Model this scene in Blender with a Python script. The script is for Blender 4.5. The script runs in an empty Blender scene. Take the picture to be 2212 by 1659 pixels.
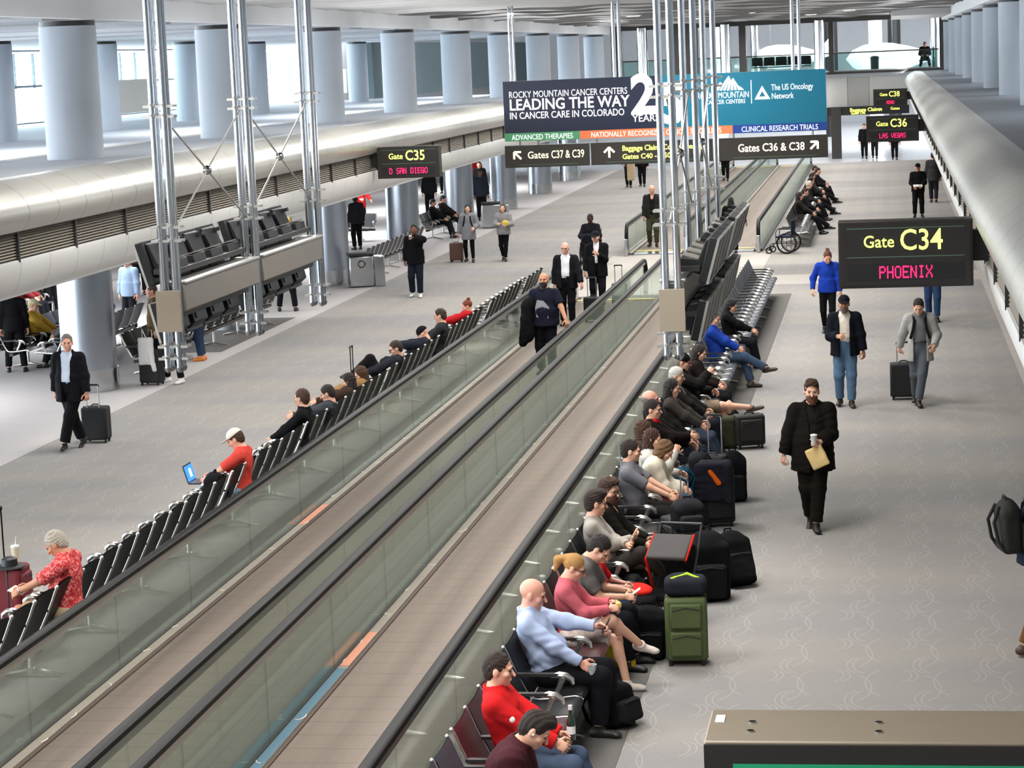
import bpy, bmesh, math, random
import numpy as np
from mathutils import Vector, Matrix
random.seed(7)
SC = bpy.context.scene
COL = SC.collection
PI = math.pi

# ---------------------------------------------------------------- camera
cam_d = bpy.data.cameras.new('camera'); cam = bpy.data.objects.new('camera', cam_d); COL.objects.link(cam)
cam_d.sensor_fit = 'HORIZONTAL'; cam_d.sensor_width = 36.0; cam_d.lens = 36.0 * 5000.0 / 2212.0
cam_d.clip_start = 0.1; cam_d.clip_end = 600
def _unit(v): return v / np.linalg.norm(v)
_d = _unit(np.array([1912 - 1106., 92 - 829.5, 5000.]))          # concourse axis as the camera sees it
_u = np.array([-math.sin(.019), -math.cos(.019), 0.]); _u = _unit(_u - _u.dot(_d) * _d)
_r = np.cross(_d, _u); _r = _r if _r[0] > 0 else -_r
_R = np.array([_r, _d, _u])
_m = Matrix(((_R[0][0], -_R[0][1], -_R[0][2], 0), (_R[1][0], -_R[1][1], -_R[1][2], 0), (_R[2][0], -_R[2][1], -_R[2][2], 5.8), (0, 0, 0, 1)))
cam.matrix_world = _m
SC.camera = cam

# ---------------------------------------------------------------- exposure, sky and large lights
SC.view_settings.view_transform = 'Standard'; SC.view_settings.look = 'None'
SC.view_settings.gamma = 1.0; SC.view_settings.use_curve_mapping = False
SC.view_settings.exposure = 1.98
SC.cycles.max_bounces = 8; SC.cycles.diffuse_bounces = 3; SC.cycles.glossy_bounces = 3; SC.cycles.transparent_max_bounces = 16
SC.cycles.caustics_reflective = False; SC.cycles.caustics_refractive = False
SC.cycles.sample_clamp_indirect = 6.0
SC.cycles.use_denoising = True
W = bpy.data.worlds.new('world'); SC.world = W; W.use_nodes = True
bg = W.node_tree.nodes['Background']; bg.inputs['Color'].default_value = (.86, .94, 1, 1); bg.inputs['Strength'].default_value = 5.5
def area(name, loc, sx, sy, power, col=(1, .97, .93), rot=(0, 0, 0), spread=None):
    d = bpy.data.lights.new(name, 'AREA'); d.shape = 'RECTANGLE'; d.size = sx; d.size_y = sy; d.energy = power; d.color = col
    if spread: d.spread = spread
    o = bpy.data.objects.new(name, d); o.location = loc; o.rotation_euler = rot; COL.objects.link(o); return o
for k in range(13):                                              # ceiling luminaires over the hall
    yy = 5 + 9.85 * k
    area('ceiling_lamp', (-10.2, yy, 7.02), 2.2, 4.0, 108, spread=3.1)
    area('ceiling_lamp', (-5.0, yy + 4.9, 7.02), 2.2, 3.0, 92, spread=2.7)
    area('ceiling_lamp', (-2.7, yy, 7.02), 2.0, 3.0, 76, spread=2.2)
for k in range(12):                                              # uplights added on both gallery edges to brighten the ceiling
    area('fill_uplight', (-12.3, 35.5 + 9.6 * k, 4.32),  .3, 7, 44, (.97, .98, 1), (PI, .5, 0)); area('fill_uplight', (1.0, 37.5 + 9.6 * k, 4.32), .3, 7, 34, (.97, .98, 1), (PI, -.5, 0))
for k in range(6):                                               # upper gallery and gate lounge, left
    area('gallery_lamp', (-20.5, 38 + 16 * k, 6.84), 3, 8, 190, (.92, .96, 1))
    area('lounge_lamp', (-18.5, 38 + 13 * k, 2.68), 4, 5, 120, (.97, .98, 1))
    area('gallery_lamp', (6.5, 45 + 16 * k, 6.7), 2.5, 6, 130, (.92, .96, 1))

# ---------------------------------------------------------------- materials
def lin(h):
    if isinstance(h, str):
        c = [int(h[i:i + 2], 16) / 255 for i in (0, 2, 4)]
        return tuple(x / 12.92 if x <= .04045 else ((x + .055) / 1.055) ** 2.4 for x in c)
    return tuple(h)
_mats = {}
def mat(name, col, rough=.6, metal=0., bump=0., bscale=60., var=0., vscale=8., emit=0., spec=.5, stretch=None, sheen=0., coat=0.):
    key = (name, col, rough, metal, bump, emit)
    if key in _mats: return _mats[key]
    m = bpy.data.materials.new(name); m.use_nodes = True; nt = m.node_tree; N = nt.nodes; L = nt.links
    b = N['Principled BSDF']; c = lin(col)
    b.inputs['Base Color'].default_value = (*c, 1); b.inputs['Roughness'].default_value = rough; b.inputs['Metallic'].default_value = metal
    b.inputs['Specular IOR Level'].default_value = spec
    if sheen: b.inputs['Sheen Weight'].default_value = sheen
    if coat: b.inputs['Coat Weight'].default_value = coat
    if emit:
        b.inputs['Emission Color'].default_value = (*c, 1); b.inputs['Emission Strength'].default_value = emit
    if bump or var:
        tc = N.new('ShaderNodeTexCoord'); mp = N.new('ShaderNodeMapping'); L.new(tc.outputs['Object'], mp.inputs['Vector'])
        if stretch: mp.inputs['Scale'].default_value = stretch
    if var:
        n = N.new('ShaderNodeTexNoise'); n.inputs['Scale'].default_value = vscale; n.inputs['Detail'].default_value = 4; L.new(mp.outputs[0], n.inputs['Vector'])
        mx = N.new('ShaderNodeMix'); mx.data_type = 'RGBA'; L.new(n.outputs['Fac'], mx.inputs['Factor'])
        mx.inputs['A'].default_value = (*[x * (1 - var) for x in c], 1); mx.inputs['B'].default_value = (*[min(1, x * (1 + var)) for x in c], 1)
        L.new(mx.outputs['Result'], b.inputs['Base Color'])
    if bump:
        n = N.new('ShaderNodeTexNoise'); n.inputs['Scale'].default_value = bscale; n.inputs['Detail'].default_value = 3; L.new(mp.outputs[0], n.inputs['Vector'])
        bp = N.new('ShaderNodeBump'); bp.inputs['Strength'].default_value = bump; bp.inputs['Distance'].default_value = .02
        L.new(n.outputs['Fac'], bp.inputs['Height']); L.new(bp.outputs['Normal'], b.inputs['Normal'])
    _mats[key] = m
    return m
def glass(name, tint, refl=.06):
    m = bpy.data.materials.new(name); m.use_nodes = True; nt = m.node_tree; N = nt.nodes; L = nt.links
    N.remove(N['Principled BSDF']); t = N.new('ShaderNodeBsdfTransparent'); t.inputs[0].default_value = (*tint, 1)
    g = N.new('ShaderNodeBsdfGlossy'); g.inputs['Roughness'].default_value = .03; g.inputs['Color'].default_value = (.9, 1, .96, 1)
    f = N.new('ShaderNodeLayerWeight'); f.inputs['Blend'].default_value = .25
    mul = N.new('ShaderNodeMath'); mul.operation = 'MULTIPLY_ADD'; L.new(f.outputs['Fresnel'], mul.inputs[0]); mul.inputs[1].default_value = .5; mul.inputs[2].default_value = refl * .3
    x = N.new('ShaderNodeMixShader'); L.new(mul.outputs[0], x.inputs[0]); L.new(t.outputs[0], x.inputs[1]); L.new(g.outputs[0], x.inputs[2])
    L.new(x.outputs[0], N['Material Output'].inputs[0]); return m

def cloth(col, bump=.25, rough=.85, var=.12):
    return mat('cloth_' + (col if isinstance(col, str) else 'c'), col, rough, 0, bump, 220, var, 14, spec=.1)
M_STEEL = mat('brushed_steel', 'bcbfc3', .2, 1, .0, 300, .05, 5)
M_CHROME = mat('chrome', 'd8dadb', .16, 1)
M_COLST = mat('stainless_column_skin', 'a9b0ba', .32, 1, .03, 5, .06, 2)
M_ALU = mat('satin_aluminium', 'c4c3bf', .42, .9, 0, 60, .05, 3)
M_BLACK = mat('black_plastic', '17181a', .5)
M_DARK = mat('dark_grey_metal', '3c3a38', .45, .3)
M_RUBBER = mat('black_rubber_belt', '121110', .5, 0, 0, 60, .1, 5, spec=.22)
M_SIGN = mat('dark_bronze_sign_case', '35312d', .45, .2, 0, 60, .06, 3)
M_SIGNF = mat('sign_face', '2a2725', .35)
M_WHITE = mat('white_paint', 'e6e6e4', .6)
M_BEIGE = mat('beige_metal', '958a7a', .5, .1, 0, 60, .05, 4)
M_YEL = mat('lit_yellow_letters', 'f2ff6a', .5, emit=.55)
M_CREAM = mat('lit_cream_letters', 'fff3b8', .5, emit=.42)
M_PINK = mat('lit_pink_diodes', 'ff1c58', .5, emit=.75)
M_GREENL = mat('green_pinstripe', '4f6b57', .5)

# ---------------------------------------------------------------- mesh builder
def rot(x=0, y=0, z=0):
    return np.array(Matrix.Rotation(z, 3, 'Z') @ Matrix.Rotation(y, 3, 'Y') @ Matrix.Rotation(x, 3, 'X'))
def A(*v): return np.array(v if len(v) > 1 else v[0], float)
def frame_of(d):
    d = _unit(A(d)); u = np.cross([0, 0, 1.], d)
    u = _unit(u) if np.linalg.norm(u) > 1e-4 else A(1, 0, 0)
    return d, u, np.cross(d, u)
def link(o, parent=None):
    COL.objects.link(o)
    if parent is not None: o.parent = parent
    return o
class MB:
    def __init__(s): s.v = []; s.f = []; s.m = []; s.mi = 0
    def add(s, vs, fs):
        b = len(s.v); s.v += [tuple(map(float, p)) for p in vs]; s.f += [tuple(b + i for i in f) for f in fs]; s.m += [s.mi] * len(fs); return s
    def box(s, c, sz, R=None):
        c = A(c); h = A(sz) / 2; p = [A(x, y, z) * h for z in (-1, 1) for y in (-1, 1) for x in (-1, 1)]
        if R is not None: p = [R @ q for q in p]
        return s.add([c + q for q in p], [(0, 2, 3, 1), (4, 5, 7, 6), (0, 1, 5, 4), (2, 6, 7, 3), (0, 4, 6, 2), (1, 3, 7, 5)])
    def b2(s, lo, hi): lo, hi = A(lo), A(hi); return s.box((lo + hi) / 2, hi - lo)
    def cyl(s, a, b, r0, r1=None, n=14, cap=True):
        r1 = r0 if r1 is None else r1; a, b = A(a), A(b); d, u, w = frame_of(b - a); vs = []
        for c, r in ((a, r0), (b, r1)):
            for i in range(n): t = 2 * PI * i / n; vs.append(c + r * (math.cos(t) * u + math.sin(t) * w))
        fs = [(i, (i + 1) % n, n + (i + 1) % n, n + i) for i in range(n)]
        if cap: fs += [tuple(range(n))[::-1], tuple(range(n, 2 * n))]
        return s.add(vs, fs)
    def tube(s, pts, r, n=8, closed=False):
        pts = [A(p) for p in pts]; rs = r if hasattr(r, '__len__') else [r] * len(pts); vs = []; u = None; N = len(pts)
        for i, p in enumerate(pts):
            q0 = pts[i - 1] if (i or closed) else p; q1 = pts[(i + 1) % N] if (i < N - 1 or closed) else p
            d = _unit(q1 - q0)
            if u is None: _, u, _w = frame_of(d)
            u = _unit(u - u.dot(d) * d); w = np.cross(d, u)
            for k in range(n): t = 2 * PI * k / n; vs.append(p + rs[i] * (math.cos(t) * u + math.sin(t) * w))
        fs = []
        for i in range(N if closed else N - 1):
            j = (i + 1) % N
            fs += [(i * n + k, i * n + (k + 1) % n, j * n + (k + 1) % n, j * n + k) for k in range(n)]
        if not closed: fs += [tuple(range(n))[::-1], tuple(range((N - 1) * n, N * n))]
        return s.add(vs, fs)
    def torus(s, c, ax, R, r, n=24, m=8):
        d, u, w = frame_of(ax); c = A(c)
        return s.tube([c + R * (math.cos(2 * PI * i / n) * u + math.sin(2 * PI * i / n) * w) for i in range(n)], r, m, True)
    def prism(s, poly, f, a, b):
        """poly of 2D points, f(p, t) -> 3D, extruded from t=a to t=b"""
        n = len(poly); vs = [f(p, a) for p in poly] + [f(p, b) for p in poly]
        return s.add(vs, [(i, (i + 1) % n, n + (i + 1) % n, n + i) for i in range(n)] + [tuple(range(n))[::-1], tuple(range(n, 2 * n))])
    def strip(s, poly, f, ts):
        """open polyline swept through ts"""
        n = len(poly); vs = [f(p, t) for t in ts for p in poly]; fs = []
        for j in range(len(ts) - 1):
            fs += [(j * n + i, j * n + i + 1, (j + 1) * n + i + 1, (j + 1) * n + i) for i in range(n - 1)]
        return s.add(vs, fs)
    def lathe(s, prof, n=24, c=(0, 0, 0)):
        c = A(c); vs = [c + A(r * math.cos(2 * PI * i / n), r * math.sin(2 * PI * i / n), z) for r, z in prof for i in range(n)]; fs = []
        for j in range(len(prof) - 1): fs += [(j * n + i, j * n + (i + 1) % n, (j + 1) * n + (i + 1) % n, (j + 1) * n + i) for i in range(n)]
        fs += [tuple(range(n))[::-1], tuple(range((len(prof) - 1) * n, len(prof) * n))]
        return s.add(vs, fs)
    def sphere(s, c, r, n=12, m=8):
        r = A(r) if hasattr(r, '__len__') else A(r, r, r)
        c = A(c); vs = [c + r * A(math.sin(PI * j / m) * math.cos(2 * PI * i / n), math.sin(PI * j / m) * math.sin(2 * PI * i / n), math.cos(PI * j / m)) for j in range(m + 1) for i in range(n)]
        fs = [(j * n + i, (j + 1) * n + i, (j + 1) * n + (i + 1) % n, j * n + (i + 1) % n) for j in range(m) for i in range(n)]
        return s.add(vs, fs)
    def build(s, name, mats, parent=None, loc=None, bevel=0., ang=38, rz=0., solid=0., flat=False):
        me = bpy.data.meshes.new(name); me.from_pydata(s.v, [], s.f); me.validate(clean_customdata=False)
        for m in (mats if isinstance(mats, (list, tuple)) else [mats]): me.materials.append(m)
        if max(s.m or [0]) and len(s.m) == len(me.polygons): me.polygons.foreach_set('material_index', s.m)
        bm = bmesh.new(); bm.from_mesh(me); bmesh.ops.recalc_face_normals(bm, faces=bm.faces); bm.to_mesh(me); bm.free()
        if not flat:
            me.polygons.foreach_set('use_smooth', [True] * len(me.polygons)); me.set_sharp_from_angle(angle=math.radians(ang))
        o = bpy.data.objects.new(name, me); link(o, parent)
        if loc is not None: o.location = loc
        if rz: o.rotation_euler.z = rz
        if solid: md = o.modifiers.new('solid', 'SOLIDIFY'); md.thickness = solid; md.offset = 0
        if bevel: md = o.modifiers.new('bevel', 'BEVEL'); md.width = bevel; md.segments = 2; md.limit_method = 'ANGLE'; md.angle_limit = .6
        return o
def tag(o, label, cat, group=None, kind=None):
    o['label'] = label; o['category'] = cat
    if group: o['group'] = group
    if kind: o['kind'] = kind
    return o
def thing(name, label, cat, loc=(0, 0, 0), rz=0., group=None):
    o = bpy.data.objects.new(name, None); o.empty_display_size = .1; o.location = loc; o.rotation_euler.z = rz
    link(o); return tag(o, label, cat, group)
def struct(o, label=None, cat=None):
    o['kind'] = 'structure'
    if label: o['label'] = label; o['category'] = cat or o.name.split('_')[0].split('.')[0]
    return o
def dup(o, parent=None):
    c = o.copy(); COL.objects.link(c)
    if parent is not None: c.parent = parent
    for ch in list(o.children): dup(ch, c)
    return c
def text(name, s, size, loc, M, parent, rx=PI / 2, rz=0., align='LEFT', bold=0., ext=.004, sx=1.):
    cu = bpy.data.curves.new(name, 'FONT'); cu.body = s; cu.size = size; cu.align_x = align; cu.extrude = ext; cu.offset = bold * size; cu.resolution_u = 3
    t = bpy.data.objects.new(name, cu); me = bpy.data.meshes.new_from_object(t); me.materials.clear(); me.materials.append(M)
    bpy.data.objects.remove(t); bpy.data.curves.remove(cu)
    o = bpy.data.objects.new(name, me); link(o, parent)
    o.location = loc; o.rotation_euler = (rx, 0, rz); o.scale.x = sx; return o
F57 = {'P': '1E11111E101010', 'H': '1111111F111111', 'O': '0E11111111110E', 'E': '1F10101E10101F', 'N': '11191915131311', 'I': '0E04040404040E',
       'X': '11110A040A1111', 'L': '1010101010101F', 'A': '0E11111F111111', 'S': '0F10100E01011E', 'V': '1111111111 0A04'.replace(' ', ''), 'G': '0E11101713110F',
       'D': '1E11111111111E', 'R': '1E11111E141211', ' ': '00000000000000'}
def led(s, h, c, parent, name='led_text', sx=.72):
    """dot-matrix text of height h centred on c, in the XZ plane facing -Y"""
    p = h / 7; mb = MB(); w = (len(s) * 6 - 1) * p
    for i, ch in enumerate(s):
        rows = F57[ch]
        for r in range(7):
            b = int(rows[2 * r:2 * r + 2], 16)
            for k in range(5):
                if b >> (4 - k) & 1: mb.box((c[0] + sx * (-w / 2 + (i * 6 + k + .5) * p), c[1], c[2] + (3 - r) * p), (p * .92 * sx, .006, p * .92))
    return mb.build(name, M_PINK, parent, flat=True)
# ---------------------------------------------------------------- the setting
AX = -5.55                                                        # axis of the pair of moving walkways
Y0, Y1 = -4.0, 122.0
def floor_mat():
    m = bpy.data.materials.new('patterned_carpet'); m.use_nodes = True; nt = m.node_tree; N = nt.nodes; L = nt.links; b = N['Principled BSDF']
    b.inputs['Roughness'].default_value = .95; b.inputs['Specular IOR Level'].default_value = .15
    tc = N.new('ShaderNodeTexCoord'); sep = N.new('ShaderNodeSeparateXYZ'); L.new(tc.outputs['Object'], sep.inputs[0])
    def mth(op, a, c=None, d=None):
        n = N.new('ShaderNodeMath'); n.operation = op
        for i, x in enumerate((a, c, d)):
            if x is None: continue
            if isinstance(x, (int, float)): n.inputs[i].default_value = x
            else: L.new(x, n.inputs[i])
        return n.outputs[0]
    X, Y = sep.outputs[0], sep.outputs[1]
    def arcs(ox, oy, px, py, r, side, w, ar):
        """open arcs on a px x py lattice: ring of radius r, kept on one side"""
        fx = mth('SUBTRACT', mth('FRACT', mth('DIVIDE', mth('ADD', X, ox + 40 * px), px)), .5)
        fy = mth('SUBTRACT', mth('FRACT', mth('DIVIDE', mth('ADD', Y, oy + 40 * py), py)), .5)
        x = mth('MULTIPLY', fx, px); y = mth('MULTIPLY', mth('MULTIPLY', fy, py), ar)
        d = mth('SQRT', mth('ADD', mth('MULTIPLY', x, x), mth('MULTIPLY', y, y)))
        ring = mth('LESS_THAN', mth('ABSOLUTE', mth('SUBTRACT', d, r)), w)
        return mth('MULTIPLY', ring, mth('GREATER_THAN', mth('MULTIPLY', x, side), .35 * r))
    P, Q = .62, 1.16
    tot = None
    for a in (arcs(0, 0, P, Q, .16, -1, .0055, .55), arcs(-.06, 0, P, Q, .16, -1, .0055, .55), arcs(.31, .36, P, Q, .13, 1, .0055, .6), arcs(.25, .36, P, Q, .13, 1, .0055, .6),
              arcs(.12, .78, P, Q, .2, 1, .005, .45), arcs(-.22, .6, P, Q, .2, -1, .005, .45)):
        tot = a if tot is None else mth('MAXIMUM', tot, a)
    n1 = N.new('ShaderNodeTexNoise'); n1.inputs['Scale'].default_value = .35; n1.inputs['Detail'].default_value = 2
    mp = N.new('ShaderNodeMapping'); mp.inputs['Scale'].default_value = (.35, 1.4, 1); L.new(tc.outputs['Object'], mp.inputs[0]); L.new(mp.outputs[0], n1.inputs['Vector'])
    cr = N.new('ShaderNodeValToRGB'); cr.color_ramp.elements[0].position = .38; cr.color_ramp.elements[1].position = .62
    cr.color_ramp.elements[0].color = (*lin('878585'), 1); cr.color_ramp.elements[1].color = (*lin('918d88'), 1); L.new(n1.outputs['Fac'], cr.inputs[0])  # broad tone bands paint alternating patches of light into the carpet
    n2 = N.new('ShaderNodeTexNoise'); n2.inputs['Scale'].default_value = 40; n2.inputs['Detail'].default_value = 3; L.new(tc.outputs['Object'], n2.inputs['Vector'])
    mx = N.new('ShaderNodeMix'); mx.data_type = 'RGBA'; mx.blend_type = 'OVERLAY'; mx.inputs['Factor'].default_value = .14; L.new(cr.outputs[0], mx.inputs['A']); L.new(n2.outputs['Color'], mx.inputs['B'])
    m2 = N.new('ShaderNodeMix'); m2.data_type = 'RGBA'; L.new(mth('MULTIPLY', tot, .20), m2.inputs['Factor']); L.new(mx.outputs['Result'], m2.inputs['A']); m2.inputs['B'].default_value = (*lin('c9c6c2'), 1)
    L.new(m2.outputs['Result'], b.inputs['Base Color'])
    bp = N.new('ShaderNodeBump'); bp.inputs['Strength'].default_value = .15; L.new(n2.outputs['Fac'], bp.inputs['Height']); L.new(bp.outputs[0], b.inputs['Normal'])
    return m
M_CARPET = floor_mat()
M_BORDER = mat('pale_carpet_border', 'a9a49e', .9, 0, .1, 60, .06, 3, spec=.15)
M_TILE = mat('pale_lounge_carpet', 'b0acab', .8, 0, .08, 80, .05, 2, spec=.2)
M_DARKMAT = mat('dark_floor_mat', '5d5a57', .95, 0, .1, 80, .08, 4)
M_SHINE = mat('polished_terrazzo', 'c8c9cc', .18, 0, 0, 60, .06, 1.5)
struct(MB().b2((-36, Y0, -.1), (16, Y1 - 5.5, 0)).build('floor', M_CARPET), 'grey patterned carpet of the concourse', 'floor')
struct(MB().b2((-36, Y0, -.02), (-13.35, Y1 - 5.5, .004)).build('floor', M_TILE), 'pale floor of the gate lounge left of the corridor', 'floor')
struct(MB().b2((2.2, Y0, -.02), (16, Y1 - 5.5, .004)).build('floor', M_BORDER), 'pale border strip along the right ledge', 'floor')
struct(MB().b2((-36, Y1 - 5.5, -.1), (30, 190, .0)).build('floor', M_SHINE), 'shiny floor beyond the far end of the walkways', 'floor')
struct(MB().b2((-7.9, 55.4, -.02), (-3.3, 66.6, .005)).build('floor', M_BORDER), 'pale floor between the two pairs of walkways', 'floor')
struct(MB().b2((-3.3, 57.2, -.02), (2.2, 59.6, .004)).build('floor', M_BORDER), 'pale cross strip in the right corridor', 'floor')
struct(MB().b2((-3.2, 12, -.02), (-2.3, 55, .006)).build('floor', M_DARKMAT), 'dark floor strip under the right seats', 'floor')
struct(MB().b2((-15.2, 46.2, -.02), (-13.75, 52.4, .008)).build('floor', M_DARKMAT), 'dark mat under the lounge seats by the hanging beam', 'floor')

M_LEDGE = mat('grey_ledge_top', '7b8087', .5, .1, 0, 60, .05, 1.2)
M_BULL = mat('curved_metal_panel', 'bebcb5', .34, .5, .02, 3, .05, .7)
M_FASC = mat('pale_metal_fascia', 'dfdedb', .45, .3, 0, 60, .05, .8)
M_SLAT = mat('louver_slats', '968f84', .5, .4)
M_PLASTER = mat('grey_plaster', 'bcbec1', .8, 0, .05, 40, .05, 2)
M_PANEL = mat('upper_floor_grey', '9da1a8', .7, 0, 0, 60, .06, 1)
def ledge(side, xa, name, ylo, yhi):
    """gallery edge: dark slab, curved metal nose with panel seams, louver band, lower fascia. side=+1: hall lies towards +X"""
    s = side; X = lambda u: xa - s * u                            # u measured back from the fascia plane into the gallery
    def P(p, t): return (X(p[0]), t, p[1])
    prof = [(.62, 4.33), (.42, 4.335), (.28, 4.33), (.1, 4.25), (-.06, 4.13), (-.16, 4.0), (-.2, 3.88), (-.17, 3.74), (-.06, 3.6)]
    root = bpy.data.objects.new(name, None); link(root); struct(root, ('left' if s > 0 else 'right') + ' gallery edge with curved metal nose over a louver band', 'ledge')
    n = int((yhi - ylo) / 1.23); ts = [ylo + (yhi - ylo) * i / n for i in range(n + 1)]
    mb = MB()
    for a, b in zip(ts[:-1], ts[1:]):
        mb.strip(prof, P, [a + .006, b - .006])
    mb.build('curved_panel', M_BULL, root)
    MB().strip([(x + .03, z - .02) for x, z in prof], P, [ylo, yhi]).build('seam_backing', M_DARK, root)
    MB().b2((min(X(.11), X(.3)), ylo, 3.10), (max(X(.11), X(.3)), yhi, 4.2)).build('louver_recess', M_DARK, root)
    mb = MB()
    for q in range(10):
        z = 3.16 + q * .044; mb.prism([(.02, z), (.085, z + .042), (.09, z + .034), (.03, z - .008)], P, ylo, yhi)
    mb.build('louver_slats', M_SLAT, root)
    mb = MB(); k = 0
    t = ylo
    while t < yhi:
        mb.b2((min(X(-.012), X(.1)), t, 3.14), (max(X(-.012), X(.1)), t + .05, 3.62)); t += 2.46; k += 1
    mb.build('louver_mullions', M_DARK, root)
    lo = [(.08, 3.18), (.0, 3.165), (-.005, 3.1), (.02, 2.95), (.07, 2.79), (.15, 2.67), (.22, 2.63)]
    mb = MB()
    for a, b in zip(ts[:-1], ts[1:]): mb.strip(lo, P, [a + .004, b - .004])
    mb.build('lower_fascia', M_FASC, root)
    MB().strip([(x + .03, z + .02) for x, z in lo], P, [ylo, yhi]).build('seam_backing', M_DARK, root)
    MB().strip([(.205, 2.645), (.21, 2.60), (.27, 2.60)], P, [ylo, yhi]).build('bottom_lip', M_WHITE, root)
    MB().b2((min(X(.27), X(22)), ylo, 2.72), (max(X(.27), X(22)), yhi, 3.9)).build('slab', M_PLASTER, root)
    mb = MB(); t = ylo
    while t < yhi - .1:
        mb.b2((min(X(.62), X(3.2)), t + .006, 3.9), (max(X(.62), X(3.2)), min(t + 2.46, yhi) - .006, 4.33)); t += 2.46
    mb.build('ledge_top', M_LEDGE if s < 0 else M_PANEL, root)
    MB().b2((min(X(.62), X(3.1)), ylo, 3.9), (max(X(.62), X(3.1)), yhi, 4.318)).build('joint_backing', M_DARK, root)
    MB().b2((min(X(3.2), X(22)), ylo, 3.9), (max(X(3.2), X(22)), yhi, 4.0 if s > 0 else 4.33)).build('gallery_floor', M_PANEL, root)
    return root
ledge(1, -12.6, 'ledge_left', 20.0, 119.0)
ledge(-1, 1.13, 'ledge_right', -3.9, 119.0)
struct(MB().b2((-15.86, 20, 4.0), (-15.78, 119, 4.36)).build('trim_1', M_WHITE), 'low white curb along the upper left gallery', 'trim')
# columns
M_COLG = mat('grey_column_plaster', 'a6aeb7', .7, 0, .1, 40, .04, 3)
def column(x, y, z0, z1, r, m, label, base=None, collar=True):
    root = bpy.data.objects.new('column', None); root.location = (x, y, z0); link(root); struct(root, label, 'column')
    MB().cyl((0, 0, 0), (0, 0, z1 - z0), r, n=40).build('shaft', m, root)
    if collar: MB().cyl((0, 0, z1 - z0 - .005), (0, 0, z1 - z0 + .09), r * .97, n=40).build('collar', M_BLACK, root)
    if base: MB().cyl((0, 0, 0), (0, 0, .42), r + .018, n=40).build('base_sleeve', M_STEEL, root)
    return root
ORD = ['nearest', 'second', 'third', 'fourth', 'fifth', 'sixth', 'seventh', 'eighth', 'ninth', 'tenth']
for k in range(9):
    y = 40.3 + 9.6 * k
    column(-14.5, y, 4.33, 6.70, .51, M_COLG, ORD[k] + ' grey column of the front row on the left gallery')
    if k < 8: column(-14.75, y + .7, 0, 2.75, .51, M_COLST, ORD[k] + ' stainless steel column in the left lounge', True, False)
for k in range(7):
    column(-25.6, 64.9 + 9.45 * k, 4.0, 6.82, .5, M_COLG, ORD[k] + ' grey column of the rear row on the left gallery')
for k in range(8):
    column(3.38, 51.9 + 9.6 * k, 4.33, 6.70, .5, M_COLG, ORD[k] + ' grey column on the right gallery')
# ceiling
M_CEIL = mat('white_ceiling_panel', 'a9a9a8', .7, 0, 0, 60, .06, .8)
M_BEAM = mat('pale_grey_beam', 'd6d8da', .75, 0, .03, 30, .06, 1.5)
M_PLEN = mat('dark_plenum', '4a4846', .9)
struct(MB().b2((-36, Y0, 7.75), (16, 124, 7.85)).build('ceiling', M_PLEN), 'dark void above the ceiling panels', 'ceiling')
mb = MB(); y = 40.0; q = 0
while y < 118:
    xs = np.linspace(-13.9, 2.9, 60); d = 2.45; amp = .035
    zz = lambda x, v: 7.2 + amp * math.sin(x * 2.6 + q) * (1 if v else .4) + .1 * v
    top = [(x, y, zz(x, 1)) for x in xs] + [(x, y + d * .5, zz(x, 0) + .02) for x in xs] + [(x, y + d * .93, zz(x, 0)) for x in xs]
    n = len(xs); mb.add(top, [(j * n + i, j * n + i + 1, (j + 1) * n + i + 1, (j + 1) * n + i) for j in range(2) for i in range(n - 1)])
    y += d * (1.0 if q % 4 != 3 else 1.18); q += 1
struct(mb.build('ceiling', M_CEIL, solid=.04), 'white wavy ceiling panels over the hall', 'ceiling')
M_SHADOWGAP = mat('grey_ceiling_blade', '7d7b78', .7, .2)  # grey blades added to draw the dark shadow gaps between ceiling panels
y = 66.0; q = 0
while y < 118:
    xs = np.linspace(-13.8, 2.7, 90); lowe = [(x, 7.135 - .03 * math.sin(x * 1.9 + q * 1.3) - .015 * math.sin(x * 4.1 + q)) for x in xs]
    struct(MB().prism(lowe + [(2.7, 7.26), (-13.8, 7.26)], lambda p, t: (p[0], t, p[1]), y, y + .05).build('ceiling_shadow_blade', M_SHADOWGAP, flat=True), 'added grey blade whose wavy edge stands in for a shadow gap in the ceiling', 'ceiling blade')
    y += 4.8 + (q % 3 == 2) * 2.4; q += 1
struct(MB().b2((-14.1, Y0, 6.8), (-13.85, 119, 7.26)).build('beam_left', M_BEAM), 'long pale beam above the left front columns', 'beam')
struct(MB().b2((-36, Y0, 6.93), (-14.1, 119, 7.03)).build('ceiling', M_CEIL), 'white ceiling of the left gallery', 'ceiling')
mb = MB()
for k in range(12): mb.b2((-24 + (k % 2) * .0, 42 + 6.4 * k, 6.86), (-15.6, 43.6 + 6.4 * k, 6.96))
struct(mb.build('ceiling', mat('pale_ceiling_baffle', 'bfc0c4', .7)), 'ceiling baffles of the left gallery', 'ceiling')
struct(MB().b2((2.75, Y0, 6.79), (3.0, 117, 7.26)).build('beam_right', M_BEAM), 'long pale beam above the right columns', 'beam')
struct(MB().b2((3.0, Y0, 6.79), (16, 117, 6.9)).build('ceiling', M_CEIL), 'white ceiling of the right gallery', 'ceiling')
struct(MB().b2((.3, 100, 6.9), (2.75, 117.0, 7.24)).build('ceiling', M_CEIL), 'lowered pale ceiling box at the far right end', 'ceiling')
LF = mat('lit_lamp_diffuser', 'fffaf0', .5, emit=1.2)
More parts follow.
